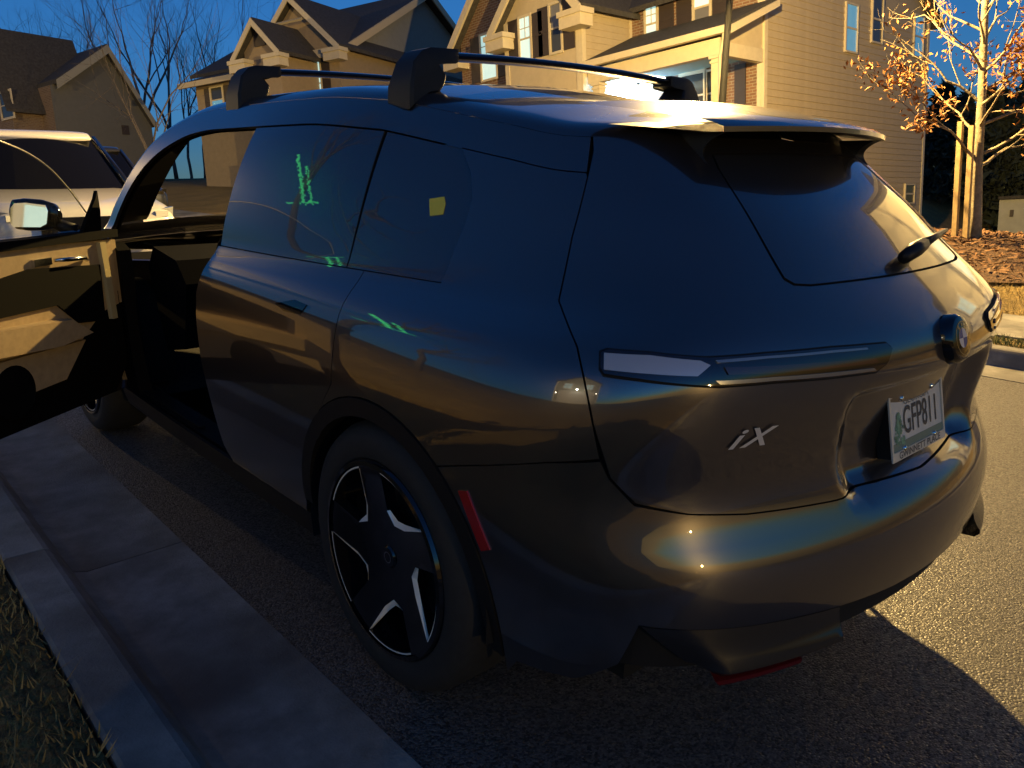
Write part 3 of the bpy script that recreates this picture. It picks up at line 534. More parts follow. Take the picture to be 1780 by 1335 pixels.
def tri2d(loops, grid):
    pts, ed = [], []
    for lp in loops:
        k = len(pts); pts += lp; ed += [(k+i, k+(i+1) % len(lp)) for i in range(len(lp))]
    o = np.array(loops[0]); gx = np.arange(o[:,0].min(), o[:,0].max(), grid); gy = np.arange(o[:,1].min(), o[:,1].max(), grid*.866)
    G = np.array([(x+(.5*grid if j % 2 else 0), y) for j, y in enumerate(gy) for x in gx])
    if len(G):
        ok = inside(G, loops[0])
        for h in loops[1:]: ok &= ~inside(G, h)
        G = G[ok]
        if len(G):
            B = np.array(pts); d = np.min((G[:,None,0]-B[None,:,0])**2+(G[:,None,1]-B[None,:,1])**2, 1); G = G[d > (grid*.45)**2]
        pts = pts+[tuple(g) for g in G]
    r = delaunay_2d_cdt([Vector(p) for p in pts], ed, [], 0, 1e-7)
    V = np.array([tuple(v) for v in r[0]]); F = [tuple(f) for f in r[2]]
    cen = np.array([V[list(f)].mean(0) for f in F]); ok = inside(cen, loops[0])
    for h in loops[1:]: ok &= ~inside(cen, h)
    return V, [f for f, k in zip(F, ok) if k]
def panel(name, parent, poly, m, off=0., depth=.014, grid=.035, holes=(), label=None, offz=None):
    """a sheet of the body surface bounded by poly [(a, z)], with a turned-in edge"""
    loops = [[(a*AS, z) for a, z in resample(p, grid*.7)] for p in (poly, *holes)]
    V, F = tri2d(loops, grid)
    A, Z = V[:,0]/AS, V[:,1]; N = Snorm(A, Z); o_ = off if offz is None else offz(A, Z); P = S(A, Z)+N*(o_[:,None] if hasattr(o_, '__len__') else o_)
    FF = []; 
    for f in F:
        n = np.cross(P[f[1]]-P[f[0]], P[f[2]]-P[f[0]]); FF.append(f if n@(N[f[0]]+N[f[1]]+N[f[2]]) > 0 else f[::-1])
    cnt = {}
    for f in FF:
        for i in range(3): cnt[(f[i], f[(i+1) % 3])] = 1
    rim = [(a, b) for a, b in cnt if (b, a) not in cnt]
    mb = MB(); mb.v = [tuple(p) for p in P]; mb.f = list(FF); ln = [N[i] for f in FF for i in f]
    for a, b in rim:
        k = len(mb.v); q = [P[a], P[b], P[b]-N[b]*depth, P[a]-N[a]*depth]; mb.v += [tuple(t) for t in q]; mb.f.append((k+1, k, k+3, k+2))
        fn = np.cross(q[0]-q[1], q[3]-q[0]); fn = fn/(np.linalg.norm(fn)+1e-12); ln += [fn]*4
    return part(name, parent, mb, m, loopn=ln, label=label)
CAR = thing('parked_car', 'dark grey wagon-shaped SUV filling the foreground, driver door open, black roof bars', 'car', (0, 1.4, 0))
# inner shell seen only in the shut lines
mb = MB(); aa = np.linspace(-1.24, 1.24, 170); zz = np.linspace(0, 1, 40); lo = .40+.0*aa; lo = np.where(np.abs(aa) > .55, .27, .40)
AA, TT = np.meshgrid(aa, zz, indexing='ij'); LL = lo[:, None]; ZZ = LL+(ztop_a(np.abs(AA))-.035-LL)*TT; G = S(AA, ZZ)-Snorm(AA, ZZ)*.022
mb.grid(G); mb.f = [f for f in mb.f if not (np.hypot(mb.v[f[0]][1], mb.v[f[0]][2]-.39) < .455 and abs(mb.v[f[0]][0]) > .7)]
part('body_shell', CAR, mb, M_SHELL)
mb = MB().box(-.72, .72, -.68, 3.6, .26, .30); part('underfloor', CAR, mb, M_SHELL)
BELT = 1.172
ft = lambda a, d: (a, float(ztop_a(abs(a)))-d)
arch = lambda cy, r, t0, t1, n=14: YZ(arc_yz(cy, .39, r, t0, t1, n))
# left and right sides
M_GLINTY = mat('painted_yellow_glint', (.75, .62, .06), .5)
qg_edge = PXS([(790, 428), (808, 385), (819, 345), (817, 300), (800, 252), (782, 232)])
fcut = PXS([(850, 809), (950, 804), (1041, 799)])
tg_side = [(.463, .955), (.472, 1.045), (.478, 1.10), (.497, 1.17), (.48, 1.3), (.4565, 1.432)]
quarter = YZ([(.187, BELT-.003), (.1895, .95), (.197, .862)])+arch(0, .47, 44.5, 128)+[(a, z+.0015) for a, z in fcut]+[(a+.0002, z) for a, z in tg_side]
top_q = [ft(a, .114) for a in np.linspace(.458, qg_edge[-1][0], 12)]
quarter += [(a, min(z, 1.60)) for a, z in top_q]+[(a-.0025, z) for a, z in reversed(qg_edge)]+[(qg_edge[0][0]+.01, BELT-.003)]
door_r = YZ([(1.114, BELT-.003), (1.16, 1.06), (1.19, 1.0), (1.185, .75), (1.12, .42), (1.07, .365), (.6, .365), (.49, .365)])+arch(0, .47, 2, 44, 8)+YZ([(.2, .862), (.193, .95), (.19, BELT-.003)])
dl_top = [ft(a, .115) for a in np.linspace(a_of(.29, 1.55), 1.262, 14)]
door_gl = YZ([(.284, BELT+.001)])+dl_top+YZ([(1.105, BELT+.001)])
q_gl = YZ([(.278, BELT+.001)])+[(qg_edge[0][0]+.008, BELT+.001)]+[(a, z) for a, z in qg_edge]+[ft(a, .115) for a in np.linspace(qg_edge[-1][0]+.01, a_of(.275, 1.55), 5)]
rail = [ft(a, .111) for a in np.linspace(.457, 1.80, 60)]+[ft(a, .031) for a in np.linspace(1.80, .448, 60)]
bump_half = [(0, .7245), (.2, .7405), (.307, .7525), (.37, .7675), (.4225, .7905), (.4468, .846), (.4553, .8835)]
bump_side = [(a, z-.0015) for a, z in reversed(fcut)][1:]+arch(0, .47, 128.5, 200, 12)[0:]
bump_bot = [(.54, .30), (.47, .335), (.43, .42), (.415, .535), (.30, .515), (.183, .497), (.10, .487), (0, .485)]
fender = YZ([(2.465, 1.075), (2.465, .37), (2.5, .37)])+arch(3.0, .47, 182, 0, 24)+YZ([(3.5, .40), (3.52, .86)])+[(2.2, .93), (2.0, .985), (1.9, 1.03)]
sill = YZ([(.42, .25), (.42, .355), (1.2, .355), (2.52, .36), (2.52, .25)])
for sg, sd in ((1, lambda p: p), (-1, mirror)):
    panel('rear_quarter_panel', CAR, sd(quarter), M_PAINT)
    panel('rear_door', CAR, sd(door_r), M_PAINT)
    panel('rear_door_window', CAR, sd(door_gl), M_TINT, off=-.004)
    panel('quarter_window', CAR, sd(q_gl), M_TINT, off=-.004)
    panel('roof_rail', CAR, sd(rail), M_PAINT)
    panel('pillar_lining', CAR, sd([ft(a, .105) for a in np.linspace(1.20, 1.78, 24)]+[ft(a, .034) for a in np.linspace(1.78, 1.20, 24)]), M_CABIN, off=-.03, depth=.005)
    panel('front_fender', CAR, sd(fender), M_PAINT)
    panel('sill', CAR, sd(sill), M_BLACKP, off=-.006)
    for cy, t0, t1 in ((0, 4, 192), (3.0, -10, 184)):
        o_ = YZ(arc_yz(cy, .39, .466, t0, t1, 26)); i_ = YZ(arc_yz(cy, .39, .415, t1, t0, 26))
        panel('wheel_arch_trim', CAR, sd(o_+i_), M_BLACKP, off=.004, depth=.05, grid=.025)
        mb = MB(); x0, x1 = (-.95, -.62) if sg > 0 else (.62, .95); P = arc_yz(cy, .39, .44, -12, 188, 24)
        mb.grid([[(x0, y, z), (x1, y, z)] for y, z in P]); part('wheel_arch_liner', CAR, mb, M_SHELL, smooth=True)
        mb = MB().add([(x1 if sg > 0 else x0, y, z) for y, z in P], [tuple(range(24))]); part('wheel_well_wall', CAR, mb, M_SHELL)
panel('rear_bumper', CAR, [(-a, z) for a, z in reversed(bump_half[1:])]+bump_half+bump_side+bump_bot+[(-a, z) for a, z in reversed(bump_side+bump_bot[:-1])], M_PAINT, grid=.03)
panel('front_bumper', CAR, [(2.32, .86), (2.32, .28), (3.0, .25)]+[(-3.0, .25), (-2.32, .28), (-2.32, .86), (-3.0, .80)][:0]+[(3.0, .80), (2.6, .86)], M_PAINT)
panel('front_bumper', CAR, mirror([(2.32, .86), (2.32, .28), (3.0, .25), (3.0, .80), (2.6, .86)]), M_PAINT)
# tailgate with its window
gt = PXS([(1514, 296)])[0]; gb = PXS([(1664, 446)])[0]; ga, gz = abs(gt[0]), gt[1]; gba = abs(gb[0])
win = [(0, 1.212), (gba-.03, 1.212), (gba-.006, 1.216), (gba+.004, 1.228), ((gba+ga)/2+.002, (1.228+gz)/2), (ga, gz), (ga-.004, 1.485), (0, 1.49)]
tg_half = [(0, .728), (.2, .744), (.307, .756), (.37, .771), (.421, .797), (.445, .85), (.4612, .955), (.4702, 1.045), (.4762, 1.10), (.4952, 1.17), (.4782, 1.3), (.4547, 1.432), (.4445, 1.49), (.4440, 1.523), (.3, 1.521), (0, 1.524)]
sym = lambda h: [(-a, z) for a, z in reversed(h[1:])]+h
tg_poly = [(-a, z) for a, z in reversed(tg_half[1:-1])]+tg_half
big = [(a*1.0+(.005 if a > 0 else 0), z+(-.005 if z < 1.3 else .004)) for a, z in win]
GATE = panel('tailgate', CAR, tg_poly, M_PAINT, grid=.026, holes=([(-a, z) for a, z in reversed(big[1:-1])]+big,))
panel('rear_window', CAR, [(-a, z) for a, z in reversed(win[1:-1])]+win, M_TINT, off=-.002)
# tail lamps
lens_px = [(1046, 616), (1060, 611), (1130, 616), (1230, 624), (1330, 616), (1440, 606), (1536, 598), (1546, 606), (1538, 630), (1518, 646), (1440, 656), (1340, 664), (1250, 671), (1180, 667), (1110, 659), (1052, 651), (1045, 640)]
lens = PXS(lens_px); refl = PXS([(1052, 618), (1130, 622), (1215, 630), (1232, 637), (1210, 655), (1130, 652), (1052, 645)])
slot = PXS([(1255, 640), (1400, 632), (1515, 622), (1520, 630), (1400, 644), (1262, 652)])
M_LENSGLINT = mat('grey_lens_glint', (.30, .29, .28), .25, .6, coat=1.); M_BARL = mat('lamp_light_bar', (.10, .05, .05), .12, .6, coat=1.); M_LENS = mat('smoked_lamp_lens', (.014, .010, .011), .05, coat=1.0); M_SKYGLINT = mat('pale_sky_glint', (.50, .49, .49), .15, .3, coat=1.)
for sd in (lambda p: p, mirror):
    panel('lamp_seal', CAR, sd([(a+(.002 if a > .3 else -.002), z+(.004 if i_ < 8 else -.004)) for i_, (a, z) in enumerate(lens)]), M_SHELL, off=.003, depth=.01, grid=.02)
    L_ = panel('tail_lamp', CAR, sd(lens), M_LENS, off=.008, depth=.02, grid=.018)
    panel('lens_sky_glint', L_, sd(refl), M_SKYGLINT, off=.0105, depth=.002, grid=.02)  # pale colour stands in for sky mirrored in the lens
    panel('light_bar', L_, sd(slot), M_BARL, off=.0115, depth=.003, grid=.02)
    panel('lower_lens_glint', L_, sd(PXS([(1240, 662), (1340, 655), (1440, 647), (1512, 639), (1516, 643), (1440, 653), (1340, 661), (1248, 668)])), M_LENSGLINT, off=.011, depth=.003, grid=.02)  # grey stripe painted in for the reflection along the lower lens edge
    panel('upper_lens_glint', L_, sd(PXS([(1240, 629), (1330, 621), (1440, 611), (1500, 606), (1502, 609), (1440, 615), (1330, 625), (1244, 633)])), M_LENSGLINT, off=.011, depth=.003, grid=.02)  # grey line painted as the reflection along the upper lens edge
    panel('side_reflector', CAR, sd(PXS([(798, 852), (813, 853), (853, 955), (838, 957)])), M_RED, off=.004, depth=.006, grid=.02)
    panel('door_handle', CAR, sd(PXS([(478, 527), (513, 521), (534, 530), (522, 547), (494, 541)])), M_GLOSSB, off=.002, grid=.02)
    # lower trim blade that sticks out under the bumper, with the red strip below it
    n = 28; T = [(.413-(.413-.186)*i/n, .532-.04*i/n) for i in range(n+1)]; B = [(.366-(.366-.190)*i/n, .438+.004*i/n) for i in range(n+1)]
    s_ = 1 if sd(((1, 0), (2, 0)))[0][0] == 1 else -1; rows = []
    for t, dz, o_ in ((0, 0, -.002), (.25, 0, .004), (.5, 0, .010), (.8, 0, .022), (1, 0, .034), (1, -.010, .035), (1, -.026, .022), (1, -.036, -.02)):
        rows.append([S(s_*(p[0]*(1-t)+q[0]*t), p[1]*(1-t)+q[1]*t)+Snorm(s_*(p[0]*(1-t)+q[0]*t), p[1]*(1-t)+q[1]*t)*(o_*float(sstep(0, 6, i_)))+np.array([0, 0, dz*float(sstep(0, 6, i_))]) for i_, (p, q) in enumerate(zip(T, B))])
    part('bumper_blade', CAR, MB().grid(rows), M_BLADEB, auto=.5)
    panel('reflector_strip', CAR, sd([(.335, .394), (.34, .407), (.24, .411), (.24, .399)]), M_REDD, off=.031, depth=.03, grid=.03)
panel('diffuser', CAR, [(-.34, .40), (.34, .40), (.37, .45), (.38, .525), (.183, .497), (-.183, .497), (-.38, .525), (-.37, .45)], M_BLACKP, off=-.025, grid=.03)
# roof, windscreen, bonnet: one crowned cap between the roof edges
def cap_rows(a0, a1, n, bow=0.0):
    R = []; 
    for a in np.linspace(a0, a1, n):
        zt = float(ztop_a(min(a, 2.0))) if a < 2 else float(np.interp(a, [2, 2.5, 3], [1.02, .97, .90]))
        P = S(a, zt-.03); P2 = S(a, zt); xe = -P2[0]; xi = max(xe-.05, xe*.85); c = .045*min(1, xe/.6); bw = np.interp(a, [1.40, 1.82, 2.2], [0, .10, .05])
        tp = lambda x: np.array([x, P2[1]+bw*(1-(x/max(xe, 1e-6))**2), P2[2]+c*(1-(x/max(xe, 1e-6))**2)])
        row = []
        for sgn in (-1, 1):
            E = P.copy(); E[0] = sgn*xe*(-P[0]/max(xe, 1e-6)); K = tp(sgn*xe); Q = tp(sgn*xi); seg = [E*(1-t)**2+K*2*t*(1-t)+Q*t*t for t in np.linspace(0, 1, 7)]
            row += seg if sgn < 0 else [tp(x) for x in np.linspace(-xi, xi, 33)[1:-1]]+seg[::-1]
        R.append(row)
    return np.array(R)
R = cap_rows(.02, 1.47, 120); part('roof', CAR, MB().grid(R), M_PAINT, smooth=True)
R = cap_rows(1.47, 1.815, 40); k = 9
part('windscreen', CAR, MB().grid(R[:, k:-k]), M_CLEAR, smooth=True)
for sl in (slice(0, k+1), slice(R.shape[1]-k-1, None)):
    part('windscreen_pillar', CAR, MB().grid(R[:, sl]), M_PAINT, smooth=True)
part('bonnet', CAR, MB().grid(cap_rows(1.825, 2.97, 70)), M_PAINT, smooth=True)
# spoiler over the rear window
rows = []
for t, th in ((0, 0), (.33, 0), (.66, 0), (.92, 0), (1, -.006), (1, -.018), (.9, -.024), (.5, -.034), (.2, -.040)):
    row = []
    for v in np.linspace(-1, 1, 41):
        u = abs(v); hw = .615-.203*t**.85; yt = -.640-.075*(1-u*u); yl = -.37-.03*(1-u*u); zt = 1.548+.008*(1-u*u); zl = 1.622-.026*u*u
        row.append((v*hw, yl+(yt-yl)*t, zl+(zt-zl)*t+.010*t*(1-t)+th+.003))
    rows.append(row)
SPO = part('roof_spoiler', CAR, MB().grid(rows[:6]), M_PAINT, auto=.6); part('spoiler_underside', SPO, MB().grid(rows[5:]), M_BLACKP, auto=.6)
def a_x(xv, z):
    lo, hi = .05, .6
    for _ in range(30):
        m_ = (lo+hi)/2
        if -float(S(m_, z)[0]) < xv: lo = m_
        else: hi = m_
    return lo
for sgx in (-1, 1):
    rows = []
    for t in np.linspace(0, 1, 9):        # dark end plate from the spoiler tip down to the window pillar
        z = 1.534-.070*t; xo = .398+.012*t; q = S(a_x(xo, z), z); yb = q[1]-.004-(.630-abs(q[1]))*(1-t)**1.6
        rows.append([(sgx*(xo+.012), q[1]+.05, z), (sgx*xo, yb, z), (sgx*(xo-.02), yb+.010, z), (sgx*(xo-.04), q[1]+.03, z)])
    part('spoiler_wing', CAR, MB().grid(rows), M_BLACKP, auto=.6)
# roof bars
for y0, nm in ((.27, 'rear'), (1.30, 'front')):
    a_ = a_of(y0, 1.6); zt = float(ztop_a(a_)); pr = []
    tpx = -float(S(a_, zt)[0])-.02
    mb = MB(); cs = [(.040*math.cos(t), .013*math.sin(t)) for t in np.linspace(0, 2*math.pi, 16, endpoint=False)]
    xs_ = np.linspace(-tpx+.09, tpx-.09, 13); zb = zt+.095
    G = [[(x, y0+cy, zb+.02*(1-(x/tpx)**2)+cz) for cy, cz in cs+cs[:1]] for x in xs_]; mb.grid(G)
    BAR = part('roof_bar', CAR, mb, M_GLOSSB, auto=.6)
    for sx in (-1, 1):
        # foot: profile in x-z (fat tower leaning over the roof edge, arm running in along the bar)
        pf = [(tpx+.055, zt-.055), (tpx+.052, zt+.01), (tpx+.03, zt+.075), (tpx+.0, zt+.105), (tpx-.03, zt+.116), (tpx-.13, zt+.120), (tpx-.13, zt+.085), (tpx-.055, zt+.078), (tpx-.075, zt+.045), (tpx-.070, zt+.02), (tpx-.05, zt-.004), (tpx-.01, zt-.012)]
        mb = MB(); n = len(pf); L3 = []
        for dy, sc in ((-.062, .86), (-.055, 1.0), (.055, 1.0), (.062, .86)):
            cx, cz = tpx-.02, zt+.04; L3.append([(sx*(cx+(x-cx)*sc), y0+dy*(1 if z < zt+.06 else .8), cz+(z-cz)*sc) for x, z in pf])
        for r_ in L3: mb.v += [tuple(p) for p in r_]
        for i in range(3):
            for j in range(n): mb.f.append((i*n+j, i*n+(j+1) % n, (i+1)*n+(j+1) % n, (i+1)*n+j))
        mb.f += [tuple(range(n)), tuple(range(3*n, 4*n))]
        part('bar_foot', BAR, mb, M_BLACKP, auto=.6)
# number plate, badge, emblem on the tailgate
def tframe(a, z, off=0.):
    p = S(a, z); n = Snorm(a, z); r = S(a-.01, z)-S(a+.01, z); r /= np.linalg.norm(r); u = np.cross(n, r); u = u if u[2] > 0 else -u; return p+n*off, r, u, n
M_PLATE = mat('plate_white', (.55, .57, .55), .35, noise=(8, .08)); M_FRAME = mat('plate_frame_cream', (.62, .58, .48), .4); M_INK = mat('plate_ink', (.05, .055, .06), .5); M_PGREEN = mat('plate_green_print', (.16, .30, .20), .5, noise=(70, .5)); M_PBAND = mat('plate_band', (.17, .23, .18), .5)
pc = np.array([0, -.990, .850]); pu = np.array([0, .20, .98]); pu /= np.linalg.norm(pu); pr_ = np.array([1., 0, 0]); pn = np.cross(pr_, pu)
def pbox(mb, x0, x1, z0, z1, d0, d1): return mb.obox(pc+pr_*(x0+x1)/2+pu*(z0+z1)/2+pn*(d0+d1)/2, pr_*(x1-x0)/2, pu*(z1-z0)/2, pn*abs(d1-d0)/2)
PL = part('number_plate', CAR, pbox(MB(), -.152, .152, -.076, .076, .0, .002), M_PLATE)
part('plate_bracket', CAR, pbox(MB(), -.15, .15, -.074, .07, -.035, -.001), M_BLACKP)
mb = MB(); pbox(mb, -.156, .156, -.082, -.060, .0025, .006); pbox(mb, -.156, -.148, -.060, .080, .0025, .006); pbox(mb, .148, .156, -.060, .080, .0025, .006); pbox(mb, -.156, .156, .074, .081, .0024, .0058)
FR = part('plate_frame', PL, mb, M_FRAME)
part('frame_lettering', PL, text_mb('GWINNETT PLACE', .0245, pc-pu*.0715+pn*.0068, pr_, pu, sx=1.18, bold=.01), M_INK)
part('plate_band', PL, pbox(MB(), -.148, .148, -.060, -.040, .0021, .0027), M_PBAND)
part('plate_number', PL, text_mb('GFP811', .098, pc+pr_*.022+pu*.004+pn*.0034, pr_, pu, sx=.66, bold=.008), M_INK)
part('plate_state', PL, text_mb('GEORGIA', .030, pc+pr_*.0+pu*.056+pn*.0034, pr_, pu, sx=1.15), mat('plate_ink_soft', (.16, .17, .17), .5))
mb = MB(); 
for k in range(60):
    t = RNG.random(); x = -.108+RNG.normal()*.016*(1.2-t); z = -.045+t*.075; s_ = .004+.004*RNG.random(); mb.add([pc+pr_*(x+s_*math.cos(i*1.26+k))+pu*(z+s_*math.sin(i*1.26+k))+pn*(.003+.00002*k) for i in range(5)], [tuple(range(5))])
part('plate_tree_print', PL, mb, M_PGREEN)
for bx, bz in ((-.088, .066), (.088, .066), (-.088, -.058), (.088, -.058)):
    part('plate_bolt', PL, MB().lathe([(0, .011), (.004, .0105), (.007, .008), (.0075, .002)], pc+pr_*bx+pu*bz, pn, 12), M_CHROME, smooth=True)
p, r, u, n = tframe(0.0, 1.062, 0); c0 = p
EM = part('emblem', CAR, MB().lathe([(0, .024), (.044, .024), (.053, .021), (.058, .014), (.060, .0), (.061, -.01)], c0, n, 48), M_GLOSSB, auto=.5)
def ring(r0, r1, h, m, nm, seg=48, t0=0, t1=360):
    mb = MB(); ts = np.radians(np.linspace(t0, t1, seg+1)); mb.grid([[c0+n*h+(r*math.cos(t)+u*math.sin(t))*q for t in ts] for q in (r0, r1)]); return part(nm, EM, mb, m, smooth=True)
ring(.0385, .041, .0248, M_CHROME, 'emblem_ring'); ring(.0235, .0252, .0248, M_CHROME, 'emblem_ring')
M_EBL = mat('emblem_blue', (.03, .10, .32), .15, coat=1.); M_EWH = mat('emblem_white', (.75, .75, .74), .15, coat=1.)
for i in range(4): ring(.0005, .0235, .0246, M_EBL if i % 2 else M_EWH, 'emblem_quadrant', 10, 90*i, 90*i+90)
for ch, ang in (('B', 128), ('M', 90), ('W', 52)):
    t = math.radians(ang); rad = r*math.cos(t)+u*math.sin(t); tan = r*math.sin(t)-u*math.cos(t)
    part('emblem_letter', EM, text_mb(ch, .015, c0+n*.0252+rad*.032, tan, rad, bold=.02), M_CHROME)
p, r, u, n = tframe(*inv(1296, 762), .003); M_BADGE = mat('badge_silver', (.8, .79, .77), .35, .5)
BD = part('model_badge', CAR, text_mb('i', .062, p-r*.034+n*.001, r, u, sx=1.7, bold=.012, shear=.45), M_BADGE); part('badge_letter', BD, text_mb('X', .058, p+r*.018+n*.001, r, u, sx=1.35, bold=.02, shear=.45), M_BADGE)
panel('window_glint', CAR, PXS([(745, 345), (771, 341), (773, 353), (769, 372), (746, 375)]), M_GLINTY, off=-.0025, depth=.001, grid=.02)  # yellow patch painting a mirrored bright spot onto the quarter glass
# rear wiper
def Sp(px_, py_, off): a, z = inv(px_, py_); return S(a, z)+Snorm(a, z)*off
w0, w1, w2 = Sp(1560, 458, .02), Sp(1588, 438, .03), Sp(1640, 411, .022)
mb = MB().tube([w0, (w0+w1)/2+np.array([0, -.005, .005]), w1], [.016, .020, .017], 8); WI = part('rear_wiper', CAR, mb, M_BLACKP, smooth=True)
part('wiper_blade', WI, MB().tube([w1, (w1+w2)/2, w2], [.013, .010, .006], 6), M_BLACKP, smooth=True)
# wheels
HUB = np.array([-.965, 0, .392]); RT = .392
def wheel_mesh():
    W = part('wheel', CAR, MB().lathe([(.272, .012), (.284, .010), (.289, .0), (.286, -.012), (.262, -.03), (.25, -.22), (.285, -.235)], HUB, (-1, 0, 0), 72), M_GLOSSB, auto=.6)
    prof = [(.283, -.235), (.33, -.245), (.372, -.232), (.388, -.205), (RT, -.17), (RT, -.07), (.389, -.035), (.374, -.008), (.345, .006), (.31, .006), (.292, .0), (.286, -.01)]
    part('tyre', W, MB().lathe(prof, HUB, (-1, 0, 0), 96), M_RUBBER, auto=.7)
    dish = lambda q: -.032*(1-np.clip(q/.26, 0, 1)**1.6)+.004
    loops = [[(.274*math.cos(t), .274*math.sin(t)) for t in np.linspace(0, 2*math.pi, 90, endpoint=False)]]; bars = []
    pol = lambda q, d: (q*math.cos(math.radians(d)), q*math.sin(math.radians(d)))
    for k in range(5):
        c = 8+72*k
        side = [pol(.262, c+26), pol(.155, c+14), pol(.122, c-4), pol(.150, c-20)]
        loops.append([pol(.262, c+d) for d in np.linspace(-22, 26, 9)][::-1]+[]+[pol(.150, c-20), pol(.122, c-4), pol(.155, c+14)] if False else [pol(.262, c+d) for d in np.linspace(-22, 26, 9)]+side[1:])
        bars.append((c, side))
    V, F = tri2d(loops, .022); conv = lambda xy, h=0: HUB+np.array([-1., 0, 0])*(dish(math.hypot(*xy))+h)+np.array([0, -1., 0])*xy[0]+np.array([0, 0, -1.])*xy[1]
    mb = MB(); mb.v = [tuple(conv(p)) for p in V]; mb.f = F
    for lp in loops[1:]:
        for i in range(len(lp)):
            p, q = lp[i], lp[(i+1) % len(lp)]; k = len(mb.v); mb.v += [tuple(conv(p)), tuple(conv(q)), tuple(conv(q, -.035)), tuple(conv(p, -.035))]; mb.f.append((k, k+1, k+2, k+3))
    part('spoke_face', W, mb, M_GLOSSB, auto=.5)
    for c, side in bars:
        ctr = np.array(pol(.195, c)); mb = MB(); wd = [.004, .016, .020, .006]; inn = []
        for s0, q in zip(side, wd): d = np.array(s0)-ctr; d /= np.linalg.norm(d); inn.append(np.array(s0)-d*q)
        k = len(mb.v)
        for s0, i0 in zip(side, inn): mb.v += [tuple(conv(s0, .0015)), tuple(conv(i0, -.006))]
        mb.f += [(2*i, 2*i+2, 2*i+3, 2*i+1) for i in range(3)]
        part('spoke_accent', W, mb, M_SILVER)
        mb = MB(); P = [pol(.264, c+d) for d in np.linspace(-22, 26, 10)]; Q = [pol(.2685, c+d) for d in np.linspace(-22, 26, 10)]; mb.grid([[conv(p, .002) for p in P], [conv(p, .002) for p in Q]]); part('rim_accent', W, mb, M_SILVER)
    part('brake_disc', W, MB().lathe([(.02, -.09), (.19, -.09), (.19, -.115)], HUB, (-1, 0, 0), 40), mat('brake_disc_steel', (.08, .08, .08), .5, .7), auto=.5)
    CP = part('hub_cap', W, MB().lathe([(0, .006), (.028, .005), (.033, .0), (.034, -.02)], HUB+np.array([.026, 0, 0]), (-1, 0, 0), 32), M_GLOSSB, auto=.6)
    mb = MB(); mb.grid([[HUB+np.array([.0195, math.cos(t)*q, math.sin(t)*q]) for t in np.linspace(0, 6.2832, 25)] for q in (.014, .017)]); part('cap_ring', W, mb, M_CHROME)
    return W
WH = wheel_mesh()
def put_wheel(dx, dy, flip):
    o = WH.copy(); COL.objects.link(o); o.parent = CAR; BASE[o.name] = BASE[CAR.name]
    b = Vector(BASE[CAR.name]); h = Vector(HUB)-b; R_ = Matrix.Rotation(math.pi if flip else 0, 4, 'Z')
    tgt = Vector((-HUB[0] if flip else HUB[0], HUB[1]+dy, HUB[2]))-b
    o.matrix_local = Matrix.Translation(tgt) @ R_ @ Matrix.Translation(-h)
    for ch in WH.children:
        c = ch.copy(); COL.objects.link(c); c.parent = o
put_wheel(0, 3.0, False); put_wheel(0, 0, True); put_wheel(0, 3.0, True)
# right front door, closed
fdoor = YZ([(1.20, 1.0), (1.165, 1.06), (1.12, BELT-.006), (1.8, BELT-.02), (2.2, 1.14), (2.455, 1.11), (2.455, .40), (2.43, .365), (1.09, .365), (1.13, .42), (1.195, .75)])
fglass = YZ([(1.11, BELT+.004)])+[ft(a, .122) for a in np.linspace(1.266, 1.70, 16)]+[(a_of(2.30, 1.16), 1.16)]
RD = panel('front_door', CAR, mirror(fdoor), M_PAINT); panel('front_door_window', RD, mirror(fglass), M_CLEART, off=-.004)
part('door_lining', RD, MB().box(.84, .90, 1.25, 2.40, .40, 1.10), M_TAN)
part('mirror_housing', RD, MB().lathe([(0, -.09), (.05, -.08), (.085, -.03), (.09, .02), (.08, .05), (0, .05)], (1.10, 2.22, 1.22), (0, -1, 0), 24), M_GLOSSB, smooth=True)
# driver door, swung open about its front edge
TH = math.radians(51.6); HINGE = np.array([-.935, 2.43, 0.])
DR = bpy.data.objects.new('front_door', None); COL.objects.link(DR); DR.parent = CAR; DR.location = Vector(HINGE-BASE[CAR.name]); DR.rotation_euler = (0, 0, -TH); BASE[DR.name] = HINGE
DR['label'] = 'driver door standing open with tan lining'
panel('door_skin', DR, fdoor, M_PAINT); panel('door_window', DR, fglass, M_CLEAR, off=-.004)
edge = [S(a, z)-Snorm(a, z)*.004 for a, z in resample(fglass[1:-1], .03)[:-1]]; edge = [p for p in edge if p[2] > 1.2]
edge = [S(*ft(a, .122)) for a in np.linspace(1.30, 1.735, 40)]
part('window_edge', DR, MB().tube(edge, .0035, 6), mat('glass_edge', (.55, .50, .34), .15, spec=.8), smooth=True)
xi = -.872
mb = MB().prism([(xi, 2.395, 1.105), (xi, 1.23, 1.13), (xi, 1.23, .60), (xi, 2.02, .62), (xi, 2.27, .78), (xi, 2.395, .80)], (-.05, 0, 0)); part('door_lining', DR, mb, M_TAN, label='tan upper door lining')
mb = MB(); mb.grid([[(xi-.03+.03*t+.02*math.sin(math.pi*t)*0, y, z) for t in (0,)] for y, z in ()]) if False else None
part('belt_moulding', DR, MB().box(xi-.06, xi+.022, 1.20, 2.42, 1.115, 1.152), M_CABIN)
part('jamb_panel', DR, MB().box(xi-.05, xi-.012, 2.395, 2.440, .80, 1.10), M_TAN)
part('lining_strip', DR, MB().prism([(xi+.001, 2.325, 1.10), (xi+.001, 2.285, 1.10), (xi+.001, 2.31, .74), (xi+.001, 2.345, .74)], (.022, 0, 0)), mat('pale_trim', (.46, .38, .2), .4))
